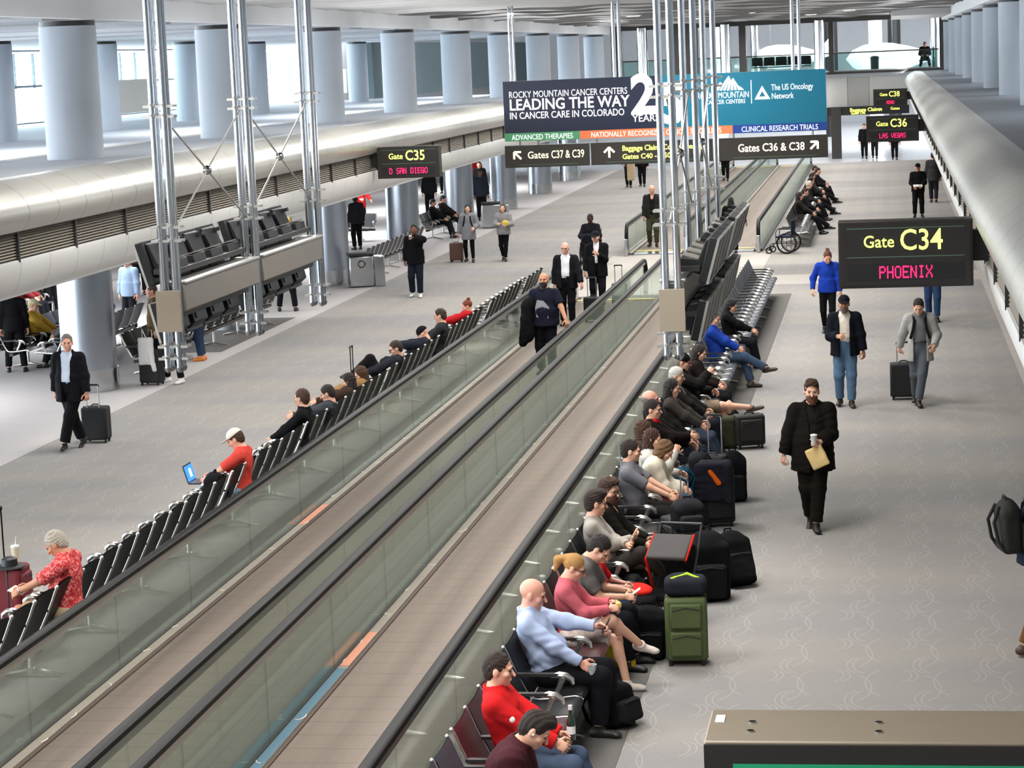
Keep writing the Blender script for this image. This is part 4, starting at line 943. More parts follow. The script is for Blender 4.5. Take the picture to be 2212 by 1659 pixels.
    def legs(s, col, name='trousers', d=.014, end=.96, flare=.012, folds=.006, m=None, waist=.12):
        k = s.k; P = s.torso(d * .8)[:1 if s.pose == 'sit' else 2]
        for i in (0, 1): P += s.leg(i, d, end, flare)
        if s.pose == 'sit': P += [(ell(s.hip[i] + A(0, .02, -.01), A(.095, .10, .085) * k * (.7 + .3 * s.g) + d), .04) for i in (0, 1)]
        return s.grow(name, P, m or cloth(col), folds=folds, halves=[(s.pel + s.sp * waist * k, s.sp)] if s.pose != 'sit' else [], fr=30)
    def shoes(s, col='161514', sole='2a2826', d=.0):
        for i in (0, 1):
            k = s.k; t = s.toe[i]; a = s.ank[i]; dn = s.down(i)
            P = [(rcone(a + dn * .042 * k - t * .045 * k, a + dn * .050 * k + t * .12 * k, (.043 + d) * k, (.036 + d) * k), .03), (rcone(a - dn * .02 * k, a + dn * .03 * k, .046 * k, .045 * k, True), .03), (ell(a + dn * .055 * k + t * .15 * k, A(.042, .042, .028) * k), .02)]
            s.grow('shoe', P, mat('shoe_' + col, col, .5, 0, .05, 80), halves=[(a + dn * .084 * k, dn)], vox=max(s.vox * .8, .008))
    def down(s, i):
        t = s.toe[i]; d = _unit(np.cross(np.cross(t, s.ank[i] - s.knee[i]), t)) if s.pose == 'sit' or t[2] else A(0, 0, -1.)
        return -d if d.dot(s.ank[i] - s.knee[i]) < 0 else d
    def hair(s, style='short', col='2a1c12', name='hair'):
        k = s.hk; H = lambda *p: s.hc + s.HM @ A(*p) * k; V = lambda *p: s.HM @ A(*p); M = s.HM; m = hairm(col); v = s.fv * 1.2
        base = [(ell(H(0, -.016, .038), A(.080, .100, .092) * k, M), .02)]
        cut = [(H(0, .080, .082), V(0, .62, -.78))]; subs = [(ell(H(0, .085, -.03), A(.075, .06, .10) * k, M), .01)]
        nape = [(ell(H(0, -.052, -.015), A(.066, .058, .075) * k, M), .03)]; low = [(H(0, -.03, -.074), V(0, .25, -1))]; fs = [(ell(H(0, .10, -.030), A(.078, .092, .108) * k, M), .01), (rcone(H(-.1, .036, -.066), H(.1, .036, -.066), .068 * k, .068 * k), .01)]
        if style == 'short': s.grow(name, base + nape, m, halves=low, subs=fs, folds=.010, fr=190, vox=v)
        elif style == 'thick': s.grow(name, base + [(ell(H(0, .03, .10), A(.07, .07, .045) * k, M), .03)] + nape, m, halves=low, subs=fs, folds=.012, fr=170, vox=v)
        elif style == 'bald': s.grow(name, [(ell(H(0, -.016, .03), A(.080, .100, .086) * k, M), .02)], m, halves=[(H(0, .0, .03), V(0, .35, 1)), (H(0, .02, -.02), V(0, .8, -.6))], subs=subs, vox=v)
        elif style in ('long', 'bob'):
            L = .30 if style == 'long' else .17; b = s.neck - s.fw * .035 * k - s.sp * (L - .17) * k
            P = base + [(econe(b, H(0, -.04, .02), A(.11, .065) * k, A(.088, .085) * k, s.rt), .03)]
            s.grow(name, P, m, halves=[], subs=[(ell(H(0, .085, -.03), A(.057, .085, .112) * k, M), .012)], folds=.012, fr=140, vox=v)
        elif style in ('pony', 'bun'):
            P = base + ([(rcone(H(0, -.10, .06), H(0, -.16, .0), .03 * k, .042 * k), .02), (rcone(H(0, -.16, .0), H(0, -.15, -.1), .04 * k, .015 * k), .02)] if style == 'pony' else [(ell(H(0, -.075, .128), A(.040, .040, .034) * k, M), .006)])
            s.grow(name, P, m, halves=[], subs=[(ell(H(0, .085, -.03), A(.078, .062, .11) * k, M), .012), (ell(H(0, .06, -.12), A(.1, .12, .06) * k, M), .01)], folds=.004, fr=90, vox=v)
        return s
    def beard(s, col):
        k = s.hk; H = lambda *p: s.hc + s.HM @ A(*p) * k; V = lambda *p: s.HM @ A(*p)
        s.grow('beard', [(ell(H(0, .036, -.062), A(.064, .068, .068) * k, s.HM), .02), (ell(H(0, .075, -.105), A(.035, .028, .034) * k, s.HM), .02)], hairm(col), halves=[(H(0, .02, -.038), V(0, -.25, 1)), (H(0, .015, -.05), V(0, -1, 0))], subs=[(ell(H(0, .105, -.062), A(.021, .012, .007) * k, s.HM), .004), (rcone(H(0, .09, .0), H(0, .112, -.03), .014 * k, .018 * k), .004)], vox=s.fv * 1.1, folds=.003, fr=120); return s
    def cap(s, col, brim=True, beanie=False, back=False):
        k = s.hk; q = -1 if back else 1; H = lambda *p: s.hc + s.HM @ A(*p) * k; V = lambda *p: s.HM @ A(*p); P = [(ell(H(0, -.012, .042), A(.088, .107, .095) * k, s.HM), .02)]
        o = s.grow('cap', P, cloth(col), halves=[(H(0, .0, .045 if not beanie else .02), V(0, -.12, -1))], vox=s.fv * 1.2)
        if brim and not beanie:
            F = Field(H(0, .12 * q, .05) - .14, H(0, .12 * q, .05) + .14, s.fv); F.op(ell(H(0, .10 * q, .048), A(.075, .088, .009) * k, s.HM @ rot(x=-.12 * q)), .01); F.half(H(0, .04 * q, .04), V(0, -q, 0)); soft('brim', [F.mesh()], cloth(col), o)
        return s
    def glasses(s, col='151515'):
        k = s.hk; H = lambda *p: s.hc + s.HM @ A(*p) * k; mb = MB(); n = s.HM @ A(0, 1, 0)
        for q in (-1, 1):
            mb.torus(H(q * .031, .104, .002), n, .021 * k, .0032, 14, 5); mb.tube([H(q * .052, .1, .006), H(q * .074, .05, .008), H(q * .079, -.005, .006)], .003, 5)
        mb.tube([H(-.012, .107, .006), H(.012, .107, .006)], .003, 5); mb.build('glasses', mat('frame_' + col, col, .3), s.root); return s
    def at(s, v):
        """local point -> world"""
        r = s.root.rotation_euler.z; c, d = math.cos(r), math.sin(r); return A(s.root.location.x + c * v[0] - d * v[1], s.root.location.y + d * v[0] + c * v[1], s.root.location.z + v[2])
    def grip(s, i): return s.wr[i] + _unit(s.wr[i] - s.elb[i]) * .09 * s.k
    def strap(s, col='1a1b1c', both=True):
        """backpack straps over the shoulders"""
        k = s.k; g = s.g
        for i in ((0, 1) if both else (1,)):
            q = (i * 2 - 1); r = s.rt * q; a = s.neck + r * .085 * k
            pts = [s.pel + s.sp * .12 * k - s.fw * .13 * k * g + r * .1 * k, a - s.fw * .11 * k - s.sp * .05, a + s.sp * .025 * k + r * .02, a + s.fw * .115 * k - s.sp * .07 * k, s.pel + s.sp * .30 * k + s.fw * (.15 * k * g) + r * .11 * k, s.pel + s.sp * .16 * k + s.fw * .11 * k + r * .15 * k]
            MB().tube(pts, [.022] * 6, 8).build('strap', cloth(col), s.root)
# ---------------------------------------------------------------- luggage
def at(x, y, z, rz, p): c, d = math.cos(rz), math.sin(rz); return (x + c * p[0] - d * p[1], y + d * p[0] + c * p[1], z + p[2])
M_ZIP = mat('dark_zip', '121212', .5)
def wheel(o, x, y, r=.028, w=.03):
    mb = MB(); mb.cyl((x - w / 2, y, r), (x + w / 2, y, r), r, n=14); mb.build('wheel', M_BLACK, o, bevel=.004)
def suitcase(label, x, y, rz, w, h, d, col, ext=.42, pockets=2, trim='141414', tilt=0., metal='b8babc'):
    """upright case, front towards local -Y"""
    o = thing('suitcase', label, 'luggage', (x, y, 0), math.radians(rz)); m = mat('case_' + col, col, .75, 0, .12, 160, .08, 10)
    MB().b2((-w / 2, -d / 2, .05), (w / 2, d / 2, h)).build('body', m, o, bevel=.035)
    MB().b2((-w / 2 - .004, -.03, .04), (w / 2 + .004, .0, h + .004)).build('zip_band', mat('case_trim_' + trim, trim, .6), o, bevel=.03)
    zs = [(.10, h * .52), (h * .56, h * .93)][:pockets] if pockets > 1 else [(.12, h * .88)]
    for a, b in zs:
        p = MB().b2((-w * .38, -d / 2 - .035, a), (w * .38, -d / 2 + .01, b)).build('pocket', m, o, bevel=.03)
        MB().tube([(-w * .33, -d / 2 - .036, b - .06), (0, -d / 2 - .040, b - .03), (w * .33, -d / 2 - .036, b - .06)], .006, 6).build('zip', M_ZIP, p)
    for q in (-1, 1):
        wheel(o, q * w * .40, d * .36)
        MB().cyl((q * w * .38, -d * .36, 0), (q * w * .38, -d * .36, .055), .02).build('foot', M_BLACK, o)
    if ext:
        mm = mat('handle_tube_' + metal, metal, .3, .9); mb = MB(); q = w * .24
        mb.mi = 0; mb.cyl((-q, d * .40, h - .05), (-q, d * .40, h + ext), .009).cyl((q, d * .40, h - .05), (q, d * .40, h + ext), .009)
        mb.mi = 1; mb.tube([(-q - .01, d * .40, h + ext - .02), (-q, d * .40, h + ext + .012), (q, d * .40, h + ext + .012), (q + .01, d * .40, h + ext - .02)], .016, 8); mb.build('telescopic_handle', [mm, M_BLACK], o)
    MB().tube([(-.08, -d * .1, h - .003), (-.05, -d * .1, h + .03), (.05, -d * .1, h + .03), (.08, -d * .1, h - .003)], .011, 8).build('carry_handle', M_BLACK, o)
    if tilt: o.rotation_euler.x = math.radians(tilt)
    return o
def blob(name, prims, m, parent=None, h=.012, folds=.004, halves=(), fr=30., loc=None):
    P = np.array([p[0][0] for p in prims]); Q = np.array([p[0][1] for p in prims]); F = Field(P.min(0) - .04, Q.max(0) + .04, h)
    for p, k in prims: F.op(p, k)
    if folds: F.folds(folds, fr, len(COL.objects))
    for p, n in halves: F.half(p, n)
    return soft(name, [F.mesh()], m, parent, loc)
def backpack(label, x, y, z, rz, w=.32, h=.46, d=.2, col='17181a', pocket='202225', slump=0., tilt=0., vox=.012, roll=0.):
    """front (pocket side) towards local -Y, straps on +Y"""
    o = thing('backpack', label, 'backpack', (x, y, z), math.radians(rz)); m = cloth(col)
    blob('body', [(rbox((0, 0, h * .42), (w / 2, d / 2, h * .42), .06), .02), (ell((0, .0, h * .78), (w * .46, d * .46, h * .22)), .06)], m, o, vox, .006, [((0, 0, .004), (0, 0, -1))])
    p = blob('pocket', [(rbox((0, -d * .48, h * .30), (w * .38, d * .28, h * .25), .04), .02)], cloth(pocket), o, vox, .004)
    MB().tube([(-w * .3, -d * .77, h * .50), (0, -d * .80, h * .53), (w * .3, -d * .77, h * .50)], .006, 6).build('zip', M_ZIP, p)
    MB().tube([(-.05, .02, h * .96), (-.035, .02, h * 1.04), (.035, .02, h * 1.04), (.05, .02, h * .96)], .011, 7).build('carry_loop', m, o)
    for q in (-1, 1): MB().tube([(q * w * .2, d * .46, h * .88), (q * w * .32, d * .8, h * .6), (q * w * .38, d * .66, h * .25), (q * w * .42, d * .4, h * .08)], .017, 7).build('strap', m, o)
    o.rotation_euler.x = math.radians(tilt); o.rotation_euler.y = math.radians(roll)
    return o
# ---------------------------------------------------------------- people: right corridor
D = 'people walking'
p = Person('person with a brown beard in a long black coat walking with a paper bag', -.95, 27.7, 180, 'walk', 1.83, 1.22, 'fair', 3, (4, 4), [(-.10, .30, 1.13), (.37, .03, .86)], [(-.02, .14), (.05, -.16, .13)], curl=(1.0, .9))
p.top('1a1714', 'shirt', .014, 1, -.05); p.top('14110e', 'coat', .028, 1, -.24, .022, .010, False, hood=True, bulk=.03); p.legs('17130f', d=.022, flare=.014, folds=.008); p.shoes('0f0d0c'); p.hair('thick', '4a2d1c'); p.beard('5d3320')
q = p.at(p.grip(0) + A(.0, .0, -.06)); o = thing('paper_bag', 'creased pale paper bag held by the bearded walker', 'bag', tuple(q), math.radians(170))
blob('bag', [(rbox((0, -.03, -.10), (.11, .028, .13), .02, rot(y=.45)), .01)], mat('tan_paper', 'c9ad74', .8, 0, .3, 20, .12, 8), o, .008, .005)
q = p.at(p.grip(0) + A(.03, .03, .02)); o = thing('cup', 'clear plastic cup held by the bearded walker', 'cup', tuple(q)); MB().lathe([(.03, -.02), (.04, .09), (.042, .095), (.01, .1)], 18).build('body', mat('clear_cup', 'b9b6b0', .2), o); MB().lathe([(.043, .095), (.043, .105), (.02, .112)], 18).build('lid', M_WHITE, o)
p = Person('person in a black cap and navy jacket over a cream shirt walking in blue jeans', -.73, 37.4, 180, 'walk', 1.80, 1.12, 'tan', 2, (6, 0), [(-.30, .06, .86), (.10, .26, 1.18)], [(-.09, .10), (.10, -.08, .1)], curl=(.7, 1.1))
p.top('d8cdbf', 'shirt', .012, 1, .09, collar=True); p.top('11141c', 'jacket', .03, 1, -.14, .075, .007, True, bulk=.01); p.legs('56718c', 'jeans', .016, folds=.008); p.shoes('2b241f'); p.hair('short', '2b221b'); p.cap('15161a'); p.beard('6d5a4c')
p = Person('person in an open grey jacket with backpack straps pulling a black roller case', .46, 37.3, 180, 'walk', 1.77, .95, 'fair', 4, (28, -8), [(-.22, .24, 1.0), (.34, -.20, .88)], [(.04, .12), (.08, -.22, .12)], curl=(.9, 1.2))
p.top('6f7072', 'shirt', .012, 1, .09, collar=True); p.top('a3a19d', 'jacket', .024, 1, -.22, .10, .006, False, bulk=.012); p.legs('5a6068', 'jeans', .013, folds=.007); p.shoes('1a1512'); p.hair('short', '21160f'); p.strap()
MB().torus(p.pel + A(0, .0, .10), (0, 0, 1), .155, .014, 24, 6).build('belt', M_BLACK, p.root)
suitcase('black roller case pulled by the person in the open grey jacket', .20, 38.1, 180, .44, .60, .30, '131315', .34, 1)
p = Person('person with a reddish hair bun in a bright blue sweater walking with head bowed', -1.24, 47.0, 180, 'walk', 1.72, .95, 'fair', 2, (30, 10), [(-.26, .1, .86), (.30, .02, .92)], [(-.08, .16), (.08, -.2, .13)], face=True)
p.top('1c3a9c', 'sweater', .02, 1, -.08, collar=True); p.legs('131316', d=.008, flare=.004); p.shoes('101010'); p.hair('bun', '5e3320')
p = Person('person in blue jeans mostly hidden behind the Gate C34 sign', .88, 48.8, 180, 'walk', 1.78, 1., 'fair', 2, (5, 0), None, [(-.08, .12), (.08, -.14, .1)])
p.top('1b1d22', 'jacket', .022, 1, -.12); p.legs('2f4668', 'jeans', .014); p.shoes('121212'); p.hair('short', '2a1c14')
p = Person('person in brown trousers with a grey backpack, cut by the right frame edge', 1.31, 21.9, -78, 'walk', 1.78, 1.05, 'fair', 3, (5, 0), None, [(-.12, .18), (.10, -.14, .1)])
p.top('232a3a', 'jacket', .024, 1, -.10); p.legs('6b4a2f', d=.016, folds=.008); p.shoes('4a3626', 'e4e2de'); p.hair('short', '2a1d14'); p.strap('1d1d1c')
backpack('grey and black backpack worn by the person at the right edge', 1.07, 21.84, 1.0, -78 + 180, .34, .52, .20, '2c2d2a', '4a4c46', vox=.011).rotation_euler.x = math.radians(-3)
backpack('small black bag hanging from the person behind the Gate C34 sign', 1.22, 48.75, .86, 180, .24, .22, .12, '141416')
p = Person('person in a black jacket and cap holding white paper far along the right ledge', .99, 78.2, 180, 'stand', 1.78, 1.1, 'tan', 0, (8, 0), [(-.12, .28, 1.06), (.14, .27, 1.04)], [(-.12, .03), (.12, .0)])
p.top('111113', 'jacket', .028, 1, -.12); p.legs('121214', d=.018); p.shoes(); p.cap('141416')
tag(MB().box((.98, 77.88, 1.07), (.3, .12, .02), rot(x=.5)).build('paper', M_WHITE), 'white paper held by the person in the black cap by the right ledge', 'paper')
p = Person('person in a dark grey coat walking away beside the far right ledge', 1.63, 85.2, 0, 'walk', 1.8, 1.1, 'fair', 2, (0, 0), None, [(-.08, .1), (.08, -.1, .1)])
p.top('3a3638', 'coat', .028, 1, -.2); p.legs('2b2a30', d=.016); p.shoes('2c1a12'); p.hair('short', '2b2320')
p = Person('person dressed all in black walking away at the far right walkway entrance', -4.42, 66.1, 2, 'walk', 1.62, 1.2, 'tan', 2, (0, 0), [(-.26, .1, .8), (.42, .22, .86)], [(-.09, .1), (.10, -.1, .1)])
p.top('0e0e10', 'tunic', .026, 1, -.22); p.legs('0e0e10', d=.02, flare=.02); p.shoes(); p.hair('bob', '15110f')
for i, (x, y, c, l) in enumerate([(-1.14, 119.6, '16161a', 'dark-dressed person under the Gate C36 sign, left one of a pair'), (-.62, 119.4, '1b1b20', 'dark-dressed person under the Gate C36 sign, right one of a pair'), (.37, 117.2, '17141a', 'dark-dressed person walking alone under the Gate C36 sign'), (-7.05, 102.6, '121214', 'distant black-dressed person on the far walkway beyond the direction signs'), (-10.6, 101.2, '141416', 'distant person in black trousers beyond the Baggage Claim sign')]):
    p = Person(l, x, y, 180, 'walk', 1.76, 1.05, 'fair', 2, (4, 0), None, [(-.09, .12), (.09, -.1, .1)], z=.035 if i == 3 else 0); p.top(c, 'jacket', .024, 1, -.12, folds=0); p.legs(c, d=.015, folds=0); p.shoes(); p.hair('short', '201812')
p = Person('distant person carrying a long tan coat beyond the Baggage Claim sign', -11.15, 100.8, 180, 'walk', 1.7, 1., 'fair', 2, (4, 0), [(-.2, .22, 1.05), (.2, .2, 1.02)], [(-.08, .1), (.08, -.1, .1)])
p.top('2a2522', 'jacket', .024, 1, -.12, folds=0); p.legs('171515', d=.014, folds=0); p.shoes(); p.hair('long', '3a2517')
tag(blob('coat', [(rbox((-11.02, 100.45, .72), (.16, .06, .40), .05), .03)], cloth('b8a284'), None, .02, .01), 'long tan coat hanging over the distant person\'s arm', 'coat')
# left corridor
p = Person('grey-haired person in a dark suit and pale shirt walking past the nearest steel column', -12.68, 34.3, 176, 'walk', 1.82, 1.2, 'pink', 2, (2, 22), [(-.31, .08, .84), (.30, -.05, .88)], [(.10, .18), (-.02, -.26, .13)], curl=.8)
p.top('c9d3e2', 'shirt', .012, 1, .08, collar=True); p.top('15151a', 'suit_jacket', .026, 1, -.20, .07, .006, True, bulk=.012); p.legs('131316', d=.022, flare=.018); p.shoes(); p.hair('short', '6d6560')
suitcase('black suitcase rolled by the person in the dark suit', -12.55, 35.0, 182, .42, .58, .28, '121214', .35, 1)
p = Person('person in black raising a cup to the mouth while walking down the left corridor', -11.64, 56.4, 182, 'walk', 1.80, 1.15, 'brown', 1, (-2, 0), [(-.02, .24, 1.50), (.29, -.02, .84)], [(-.10, .12), (.12, -.04, .1)], elbows=[(-1, .1, -.2), None], curl=1.0)
p.top('0f0f12', 'jacket', .026, 1, -.14, collar=True); p.legs('191d28', d=.018, flare=.016); p.shoes('d8d8d6'); p.hair('short', '120d0a')
q = p.at(p.grip(0)); o = thing('cup', 'white paper cup raised by the person in black', 'cup', tuple(q)); MB().lathe([(.03, -.05), (.042, .06), (.044, .065), (.01, .07)], 14).build('body', M_WHITE, o); MB().lathe([(.045, .064), (.043, .078), (.01, .08)], 14).build('lid', M_BLACK, o)
p = Person('person with black hair in a grey jacket walking with a brown suitcase', -12.0, 65.9, 180, 'walk', 1.66, 1.0, 'fair', 1, (6, 10), [(-.2, .2, 1.0), (.3, .0, .8)], [(-.12, .08), (.10, -.06, .1)])
p.top('85858a', 'jacket', .03, 1, -.26, bulk=.015); p.legs('101012', d=.008, flare=.004); p.shoes(); p.hair('bob', '15110f'); p.strap('19191b')
suitcase('brown suitcase beside the person in the grey jacket', -12.42, 66.1, 180, .38, .56, .24, '5a3f38', .3, 1)
p = Person('person with long dark hair wrapped in a grey shawl, holding something yellow', -10.97, 65.9, 178, 'walk', 1.64, .95, 'fair', 1, (-2, 6), [(-.14, .28, 1.08), (.12, .28, 1.1)], [(-.05, .12), (.06, -.12, .12)])
p.top('8d8b8d', 'shawl', .034, 1, -.12, folds=.01); p.legs('131315', d=.008, flare=.004); p.shoes('1c1817'); p.hair('long', '2a1812')
tag(blob('snack_bag', [(ell((-10.86, 65.58, 1.12), (.11, .05, .09)), .02)], cloth('d8bd5a'), None, .014, .004), 'yellow snack bag held by the person in the grey shawl', 'bag')
p = Person('bald person in a dark jacket and olive trousers on the far left walkway', -6.95, 69.0, 180, 'walk', 1.84, 1.1, 'fair', 1, (4, 0), None, [(-.10, .08), (.12, -.06, .1)], z=.035, face=True)
p.top('1c1b1a', 'shirt', .014, 1, -.05, vneck=True); p.top('2a2b2a', 'jacket', .03, 1, -.12, .07); p.legs('4b4a38', d=.016); p.shoes(); p.hair('bald', '4a3a30')
p = Person('person in a dark jacket sitting in a wheelchair in the left corridor', -8.2, 64.0, 176, 'sit', 1.76, 1.15, 'dark', -4, (4, 0), [(-.2, .34, .78), (.2, .34, .78)], [(-.12, .46, .2), (.12, .46, .2)], seat=.49)
p.top('1a1a20', 'jacket', .026, 1, -.12); p.legs('15151a', d=.016); p.shoes(); p.hair('short', '0d0a08')
p = Person('white-haired person in glasses and an open black jacket riding the left walkway', -6.86, 49.2, 178, 'stand', 1.80, 1.15, 'pink', 1, (4, 0), [(-.36, .18, .86), (.28, .02, .86)], [(-.10, .06), (.11, -.08)], z=.035, face=True)
p.top('e2e2e4', 'shirt', .012, 1, .06, collar=True); p.top('17161a', 'jacket', .028, 1, -.16, .085, .006, True, bulk=.01); p.legs('131317', d=.016); p.shoes(); p.hair('bald', 'cfc9c2'); p.glasses()
suitcase('black case beside the white-haired rider', -6.40, 49.9, 180, .40, .54, .24, '141417', .42, 1).location.z = .035
p = Person('person in a black suit and flat cap boarding the left walkway, hand on chest', -6.55, 52.1, 180, 'stand', 1.80, 1.12, 'fair', 2, (8, -12), [(-.06, .26, 1.30), (.28, .06, .86)], [(-.10, .10), (.11, -.06)], z=.035, face=True)
p.top('dcdcde', 'shirt', .012, .4, .1, collar=True); p.top('131317', 'suit_jacket', .028, 1, -.20, .03, .006, True, bulk=.01); p.legs('15161c', d=.018, flare=.014); p.shoes(); p.hair('short', '1c1512'); p.cap('17171b')
suitcase('black case standing beside the flat-capped rider', -6.16, 52.9, 180, .34, .52, .24, '101013', .42, 1).location.z = .035
p = Person('big bald bearded person in a navy T-shirt with a grey print on the left walkway', -6.22, 41.6, 176, 'stand', 1.86, 1.38, 'tan', 0, (-4, 0), [(-.44, .24, 1.0), (.34, .08, .86)], [(-.11, .04), (.12, -.06)], z=.035, face=True, curl=.8)
p.top('191a28', 'shirt', .022, .75, -.10, folds=.006, bulk=.01); p.legs('12131a', d=.022); p.shoes(); p.beard('1a120e')
g = p.fw * (.158 + .02); MB()
m = MB(); m.prism([(-.12, -.02), (-.02, .10), (.10, .12), (.14, -.02), (.12, -.20), (-.10, -.22)], lambda a, t: p.chest + p.rt * a[0] + p.sp * (a[1] - .10) + p.fw * (.205 + t - .35 * a[0] * a[0]), -.004, .004); m.build('shirt_print', mat('grey_print', '8c8d94', .8, 0, 0, 60, .5, 22), p.root)
tag(blob('jacket', [(ell((-6.48, 41.50, 1.36), (.11, .15, .13)), .06), (rcone((-6.52, 41.46, 1.32), (-6.54, 41.46, .78), .12, .13), .05), (rcone((-6.58, 41.40, 1.1), (-6.62, 41.40, .66), .07, .08), .05)], cloth('101012'), None, .018, .012), 'black jacket slung over the shoulder of the big bald rider', 'jacket')
# ---------------------------------------------------------------- people seated in the right row
def sitr(label, y, dx=0., **k): return Person(label, RX + .33 + dx, y, k.pop('rz', -90), 'sit', group=None, **{'lean': -16, **k})
def arms_crossed(z=.82): return [(.10, .24, z), (-.10, .25, z + .02)]
p = sitr('person in a maroon padded jacket bending forward at the bottom of the frame', 15.55, .08, lean=26, look=(38, 0), h=1.78, g=1.1, hands=[(-.06, .50, .62), (.10, .50, .60)], feet=[(-.2, .40), (.2, .38)], curl=.9)
p.top('3b1a20', 'padded_jacket', .04, 1, -.12, 0, .009, True); p.legs('262a33', d=.016); p.shoes(); p.hair('thick', '24170f'); MB().sphere(p.hc + p.HM @ A(.085, .005, -.01), .012).build('earbud', M_WHITE, p.root)
q = p.at(p.grip(0)); o = thing('phone', 'dark phone in the hands of the maroon jacket wearer', 'phone', tuple(q), -1.5); MB().box((0, 0, .02), (.075, .15, .01), rot(x=.7)).build('body', M_BLACK, o, bevel=.006)
p = sitr('person in a red quarter-zip pullover and jeans sitting with a green bottle', 16.82, .08, h=1.80, g=1.1, look=(6, 0), hands=[(-.10, .34, .68), (.12, .36, .66)], feet=[(-.14, .60), (.16, .56)], curl=.9)
p.top('c41f22', 'pullover', .024, 1, -.12, 0, .007, True); p.legs('3f4c60', 'jeans', .02, folds=.007); p.shoes('231a16'); p.hair('short', '2c1d15')
MB().sphere(p.sh[1] + (p.elb[1] - p.sh[1]) * .62 + A(.066, .0, .012), (.010, .028, .030), 12, 8).build('sleeve_patch', M_WHITE, p.root)
q = p.at(A(-.04, .42, .66)); o = thing('bottle', 'dark green glass bottle with a white cap between the red pullover wearer\'s hands', 'bottle', tuple(q)); m = MB(); m.lathe([(.03, 0), (.034, .01), (.034, .13), (.028, .16), (.014, .20), (.013, .25)], 18); m.build('body', mat('dark_green_glass', '1f3328', .1, coat=.5), o); MB().lathe([(.016, .235), (.016, .27), (.002, .272)], 14).build('cap', M_WHITE, o); MB().lathe([(.0348, .05), (.0348, .11)], 18).build('label', M_WHITE, o)
p = sitr('heavy bald person in a pale blue dress shirt holding a phone and a plastic cup', 19.25, h=1.84, g=1.34, skin='pink', look=(14, 0), lean=-20, hands=[(-.14, .42, .90), (.20, .30, .66)], feet=[(-.16, .50), (.16, .42)], curl=.9)
p.top('a9b7d6', 'shirt', .018, 1, -.11, 0, .010, True); p.legs('141418', d=.022); p.shoes();
q = p.at(p.grip(0)); o = thing('phone', 'black phone in the raised hand of the bald person', 'phone', tuple(q), -1.5); MB().box((0, 0, .02), (.075, .012, .15), rot(x=-.5)).build('body', M_BLACK, o, bevel=.006)
q = p.at(p.grip(1) + A(0, .02, -.02)); o = thing('cup', 'clear crumpled cup on the bald person\'s knee', 'cup', tuple(q)); MB().lathe([(.03, -.07), (.04, .05), (.042, .055), (.036, .055), (.02, -.06)], 16).build('body', mat('clear_plastic', 'b4bac0', .15, 0, .6, 30), o)
p = sitr('person with a blond ponytail and glasses in a pink sweater and floral shorts, legs crossed', 20.6, h=1.66, g=.92, skin='fair', look=(26, 0), lean=-4, hands=[(-.10, .36, .80), (.08, .36, .78)], feet=[(.06, .50), (-.10, .62, .40, (0, 1, -.2))], knees=[(-.1, 1, .3), (.0, 1, .5)], curl=1.)
p.top('c3606b', 'sweater', .018, 1, -.12, 0, .006); p.hair('pony', 'b98a4e'); p.glasses(); p.legs('d9c3b8', 'floral_shorts', .018, .42, folds=.005, m=mat('floral_cloth', 'dcc8bf', .85, 0, 0, 60, .5, 26)); p.shoes('c9bfb4', 'e6e2dc')
q = p.at((p.grip(0) + p.grip(1)) / 2); tag(MB().box(q, (.05, .07, .05), rot(z=.4)).build('sandwich', mat('bread', 'e2c06d', .8), bevel=.012), 'small piece of food in the blond person\'s hands', 'food')
p = sitr('dark-haired person in a grey T-shirt bowed over a white phone', 21.35, h=1.76, g=1.05, look=(42, -8), lean=8, hands=[(-.08, .42, .74), (.10, .42, .72)], feet=[(-.14, .48), (.14, .44)], curl=.9)
p.top('64615f', 'shirt', .018, .8, -.12); p.legs('15161b', d=.016); p.shoes(); p.hair('short', '1d130d')
q = p.at((p.grip(0) + p.grip(1)) / 2); o = thing('phone', 'white phone held by the person in the grey T-shirt', 'phone', tuple(q), -1.5); MB().box((0, 0, .01), (.08, .15, .012), rot(x=.6)).build('body', M_WHITE, o, bevel=.005)
p = sitr('small child in a red shirt leaning beside the person in the grey T-shirt', 22.0, .08, h=1.15, g=.9, skin='pink', look=(25, 20), lean=0, hands=[(-.08, .26, .66), (.08, .26, .66)], feet=[(-.08, .38, .2), (.08, .38, .2)])
p.top('c01a24', 'shirt', .012, .8, -.12); p.legs('2a3040', d=.01); p.shoes('8a3a3a'); p.hair('short', 'a87648')
p = sitr('person in a pale grey long-sleeved shirt with folded arms, turned away', 23.3, h=1.80, look=(8, 18), lean=-14, hands=arms_crossed(.80), elbows=[(-.6, -.1, -.5), (.6, -.1, -.5)], feet=[(.02, .52), (.12, .70, .42, (0, 1, .1))], curl=.6)
p.top('9b958d', 'shirt', .018, 1, -.12, 0, .008); p.legs('2e2b28', d=.016); p.shoes('cfc8c0', 'e8e4de'); p.hair('thick', '2a1b13')
p = sitr('bearded person in glasses and a black jacket next to the folded arms', 24.0, .04, h=1.80, look=(8, -26), lean=-12, feet=[(-.16, .58), (.16, .56)])
p.top('15130f', 'jacket', .026, 1, -.12, .03, .007, True); p.legs('16161a', d=.016); p.shoes(); p.hair('thick', '3d2417'); p.beard('5a2f1b'); p.glasses()
p = sitr('person with short dark hair in a grey polo shirt and lanyard reading a phone', 26.35, h=1.80, g=1.1, look=(6, 6), lean=-10, hands=[(-.10, .40, .72), (.10, .42, .70)], feet=[(-.14, .52), (.14, .50)], curl=.9)
p.top('6b6a70', 'polo_shirt', .02, .85, -.12, collar=True); p.legs('1b1a1a', d=.018); p.shoes(); p.hair('short', '241710')
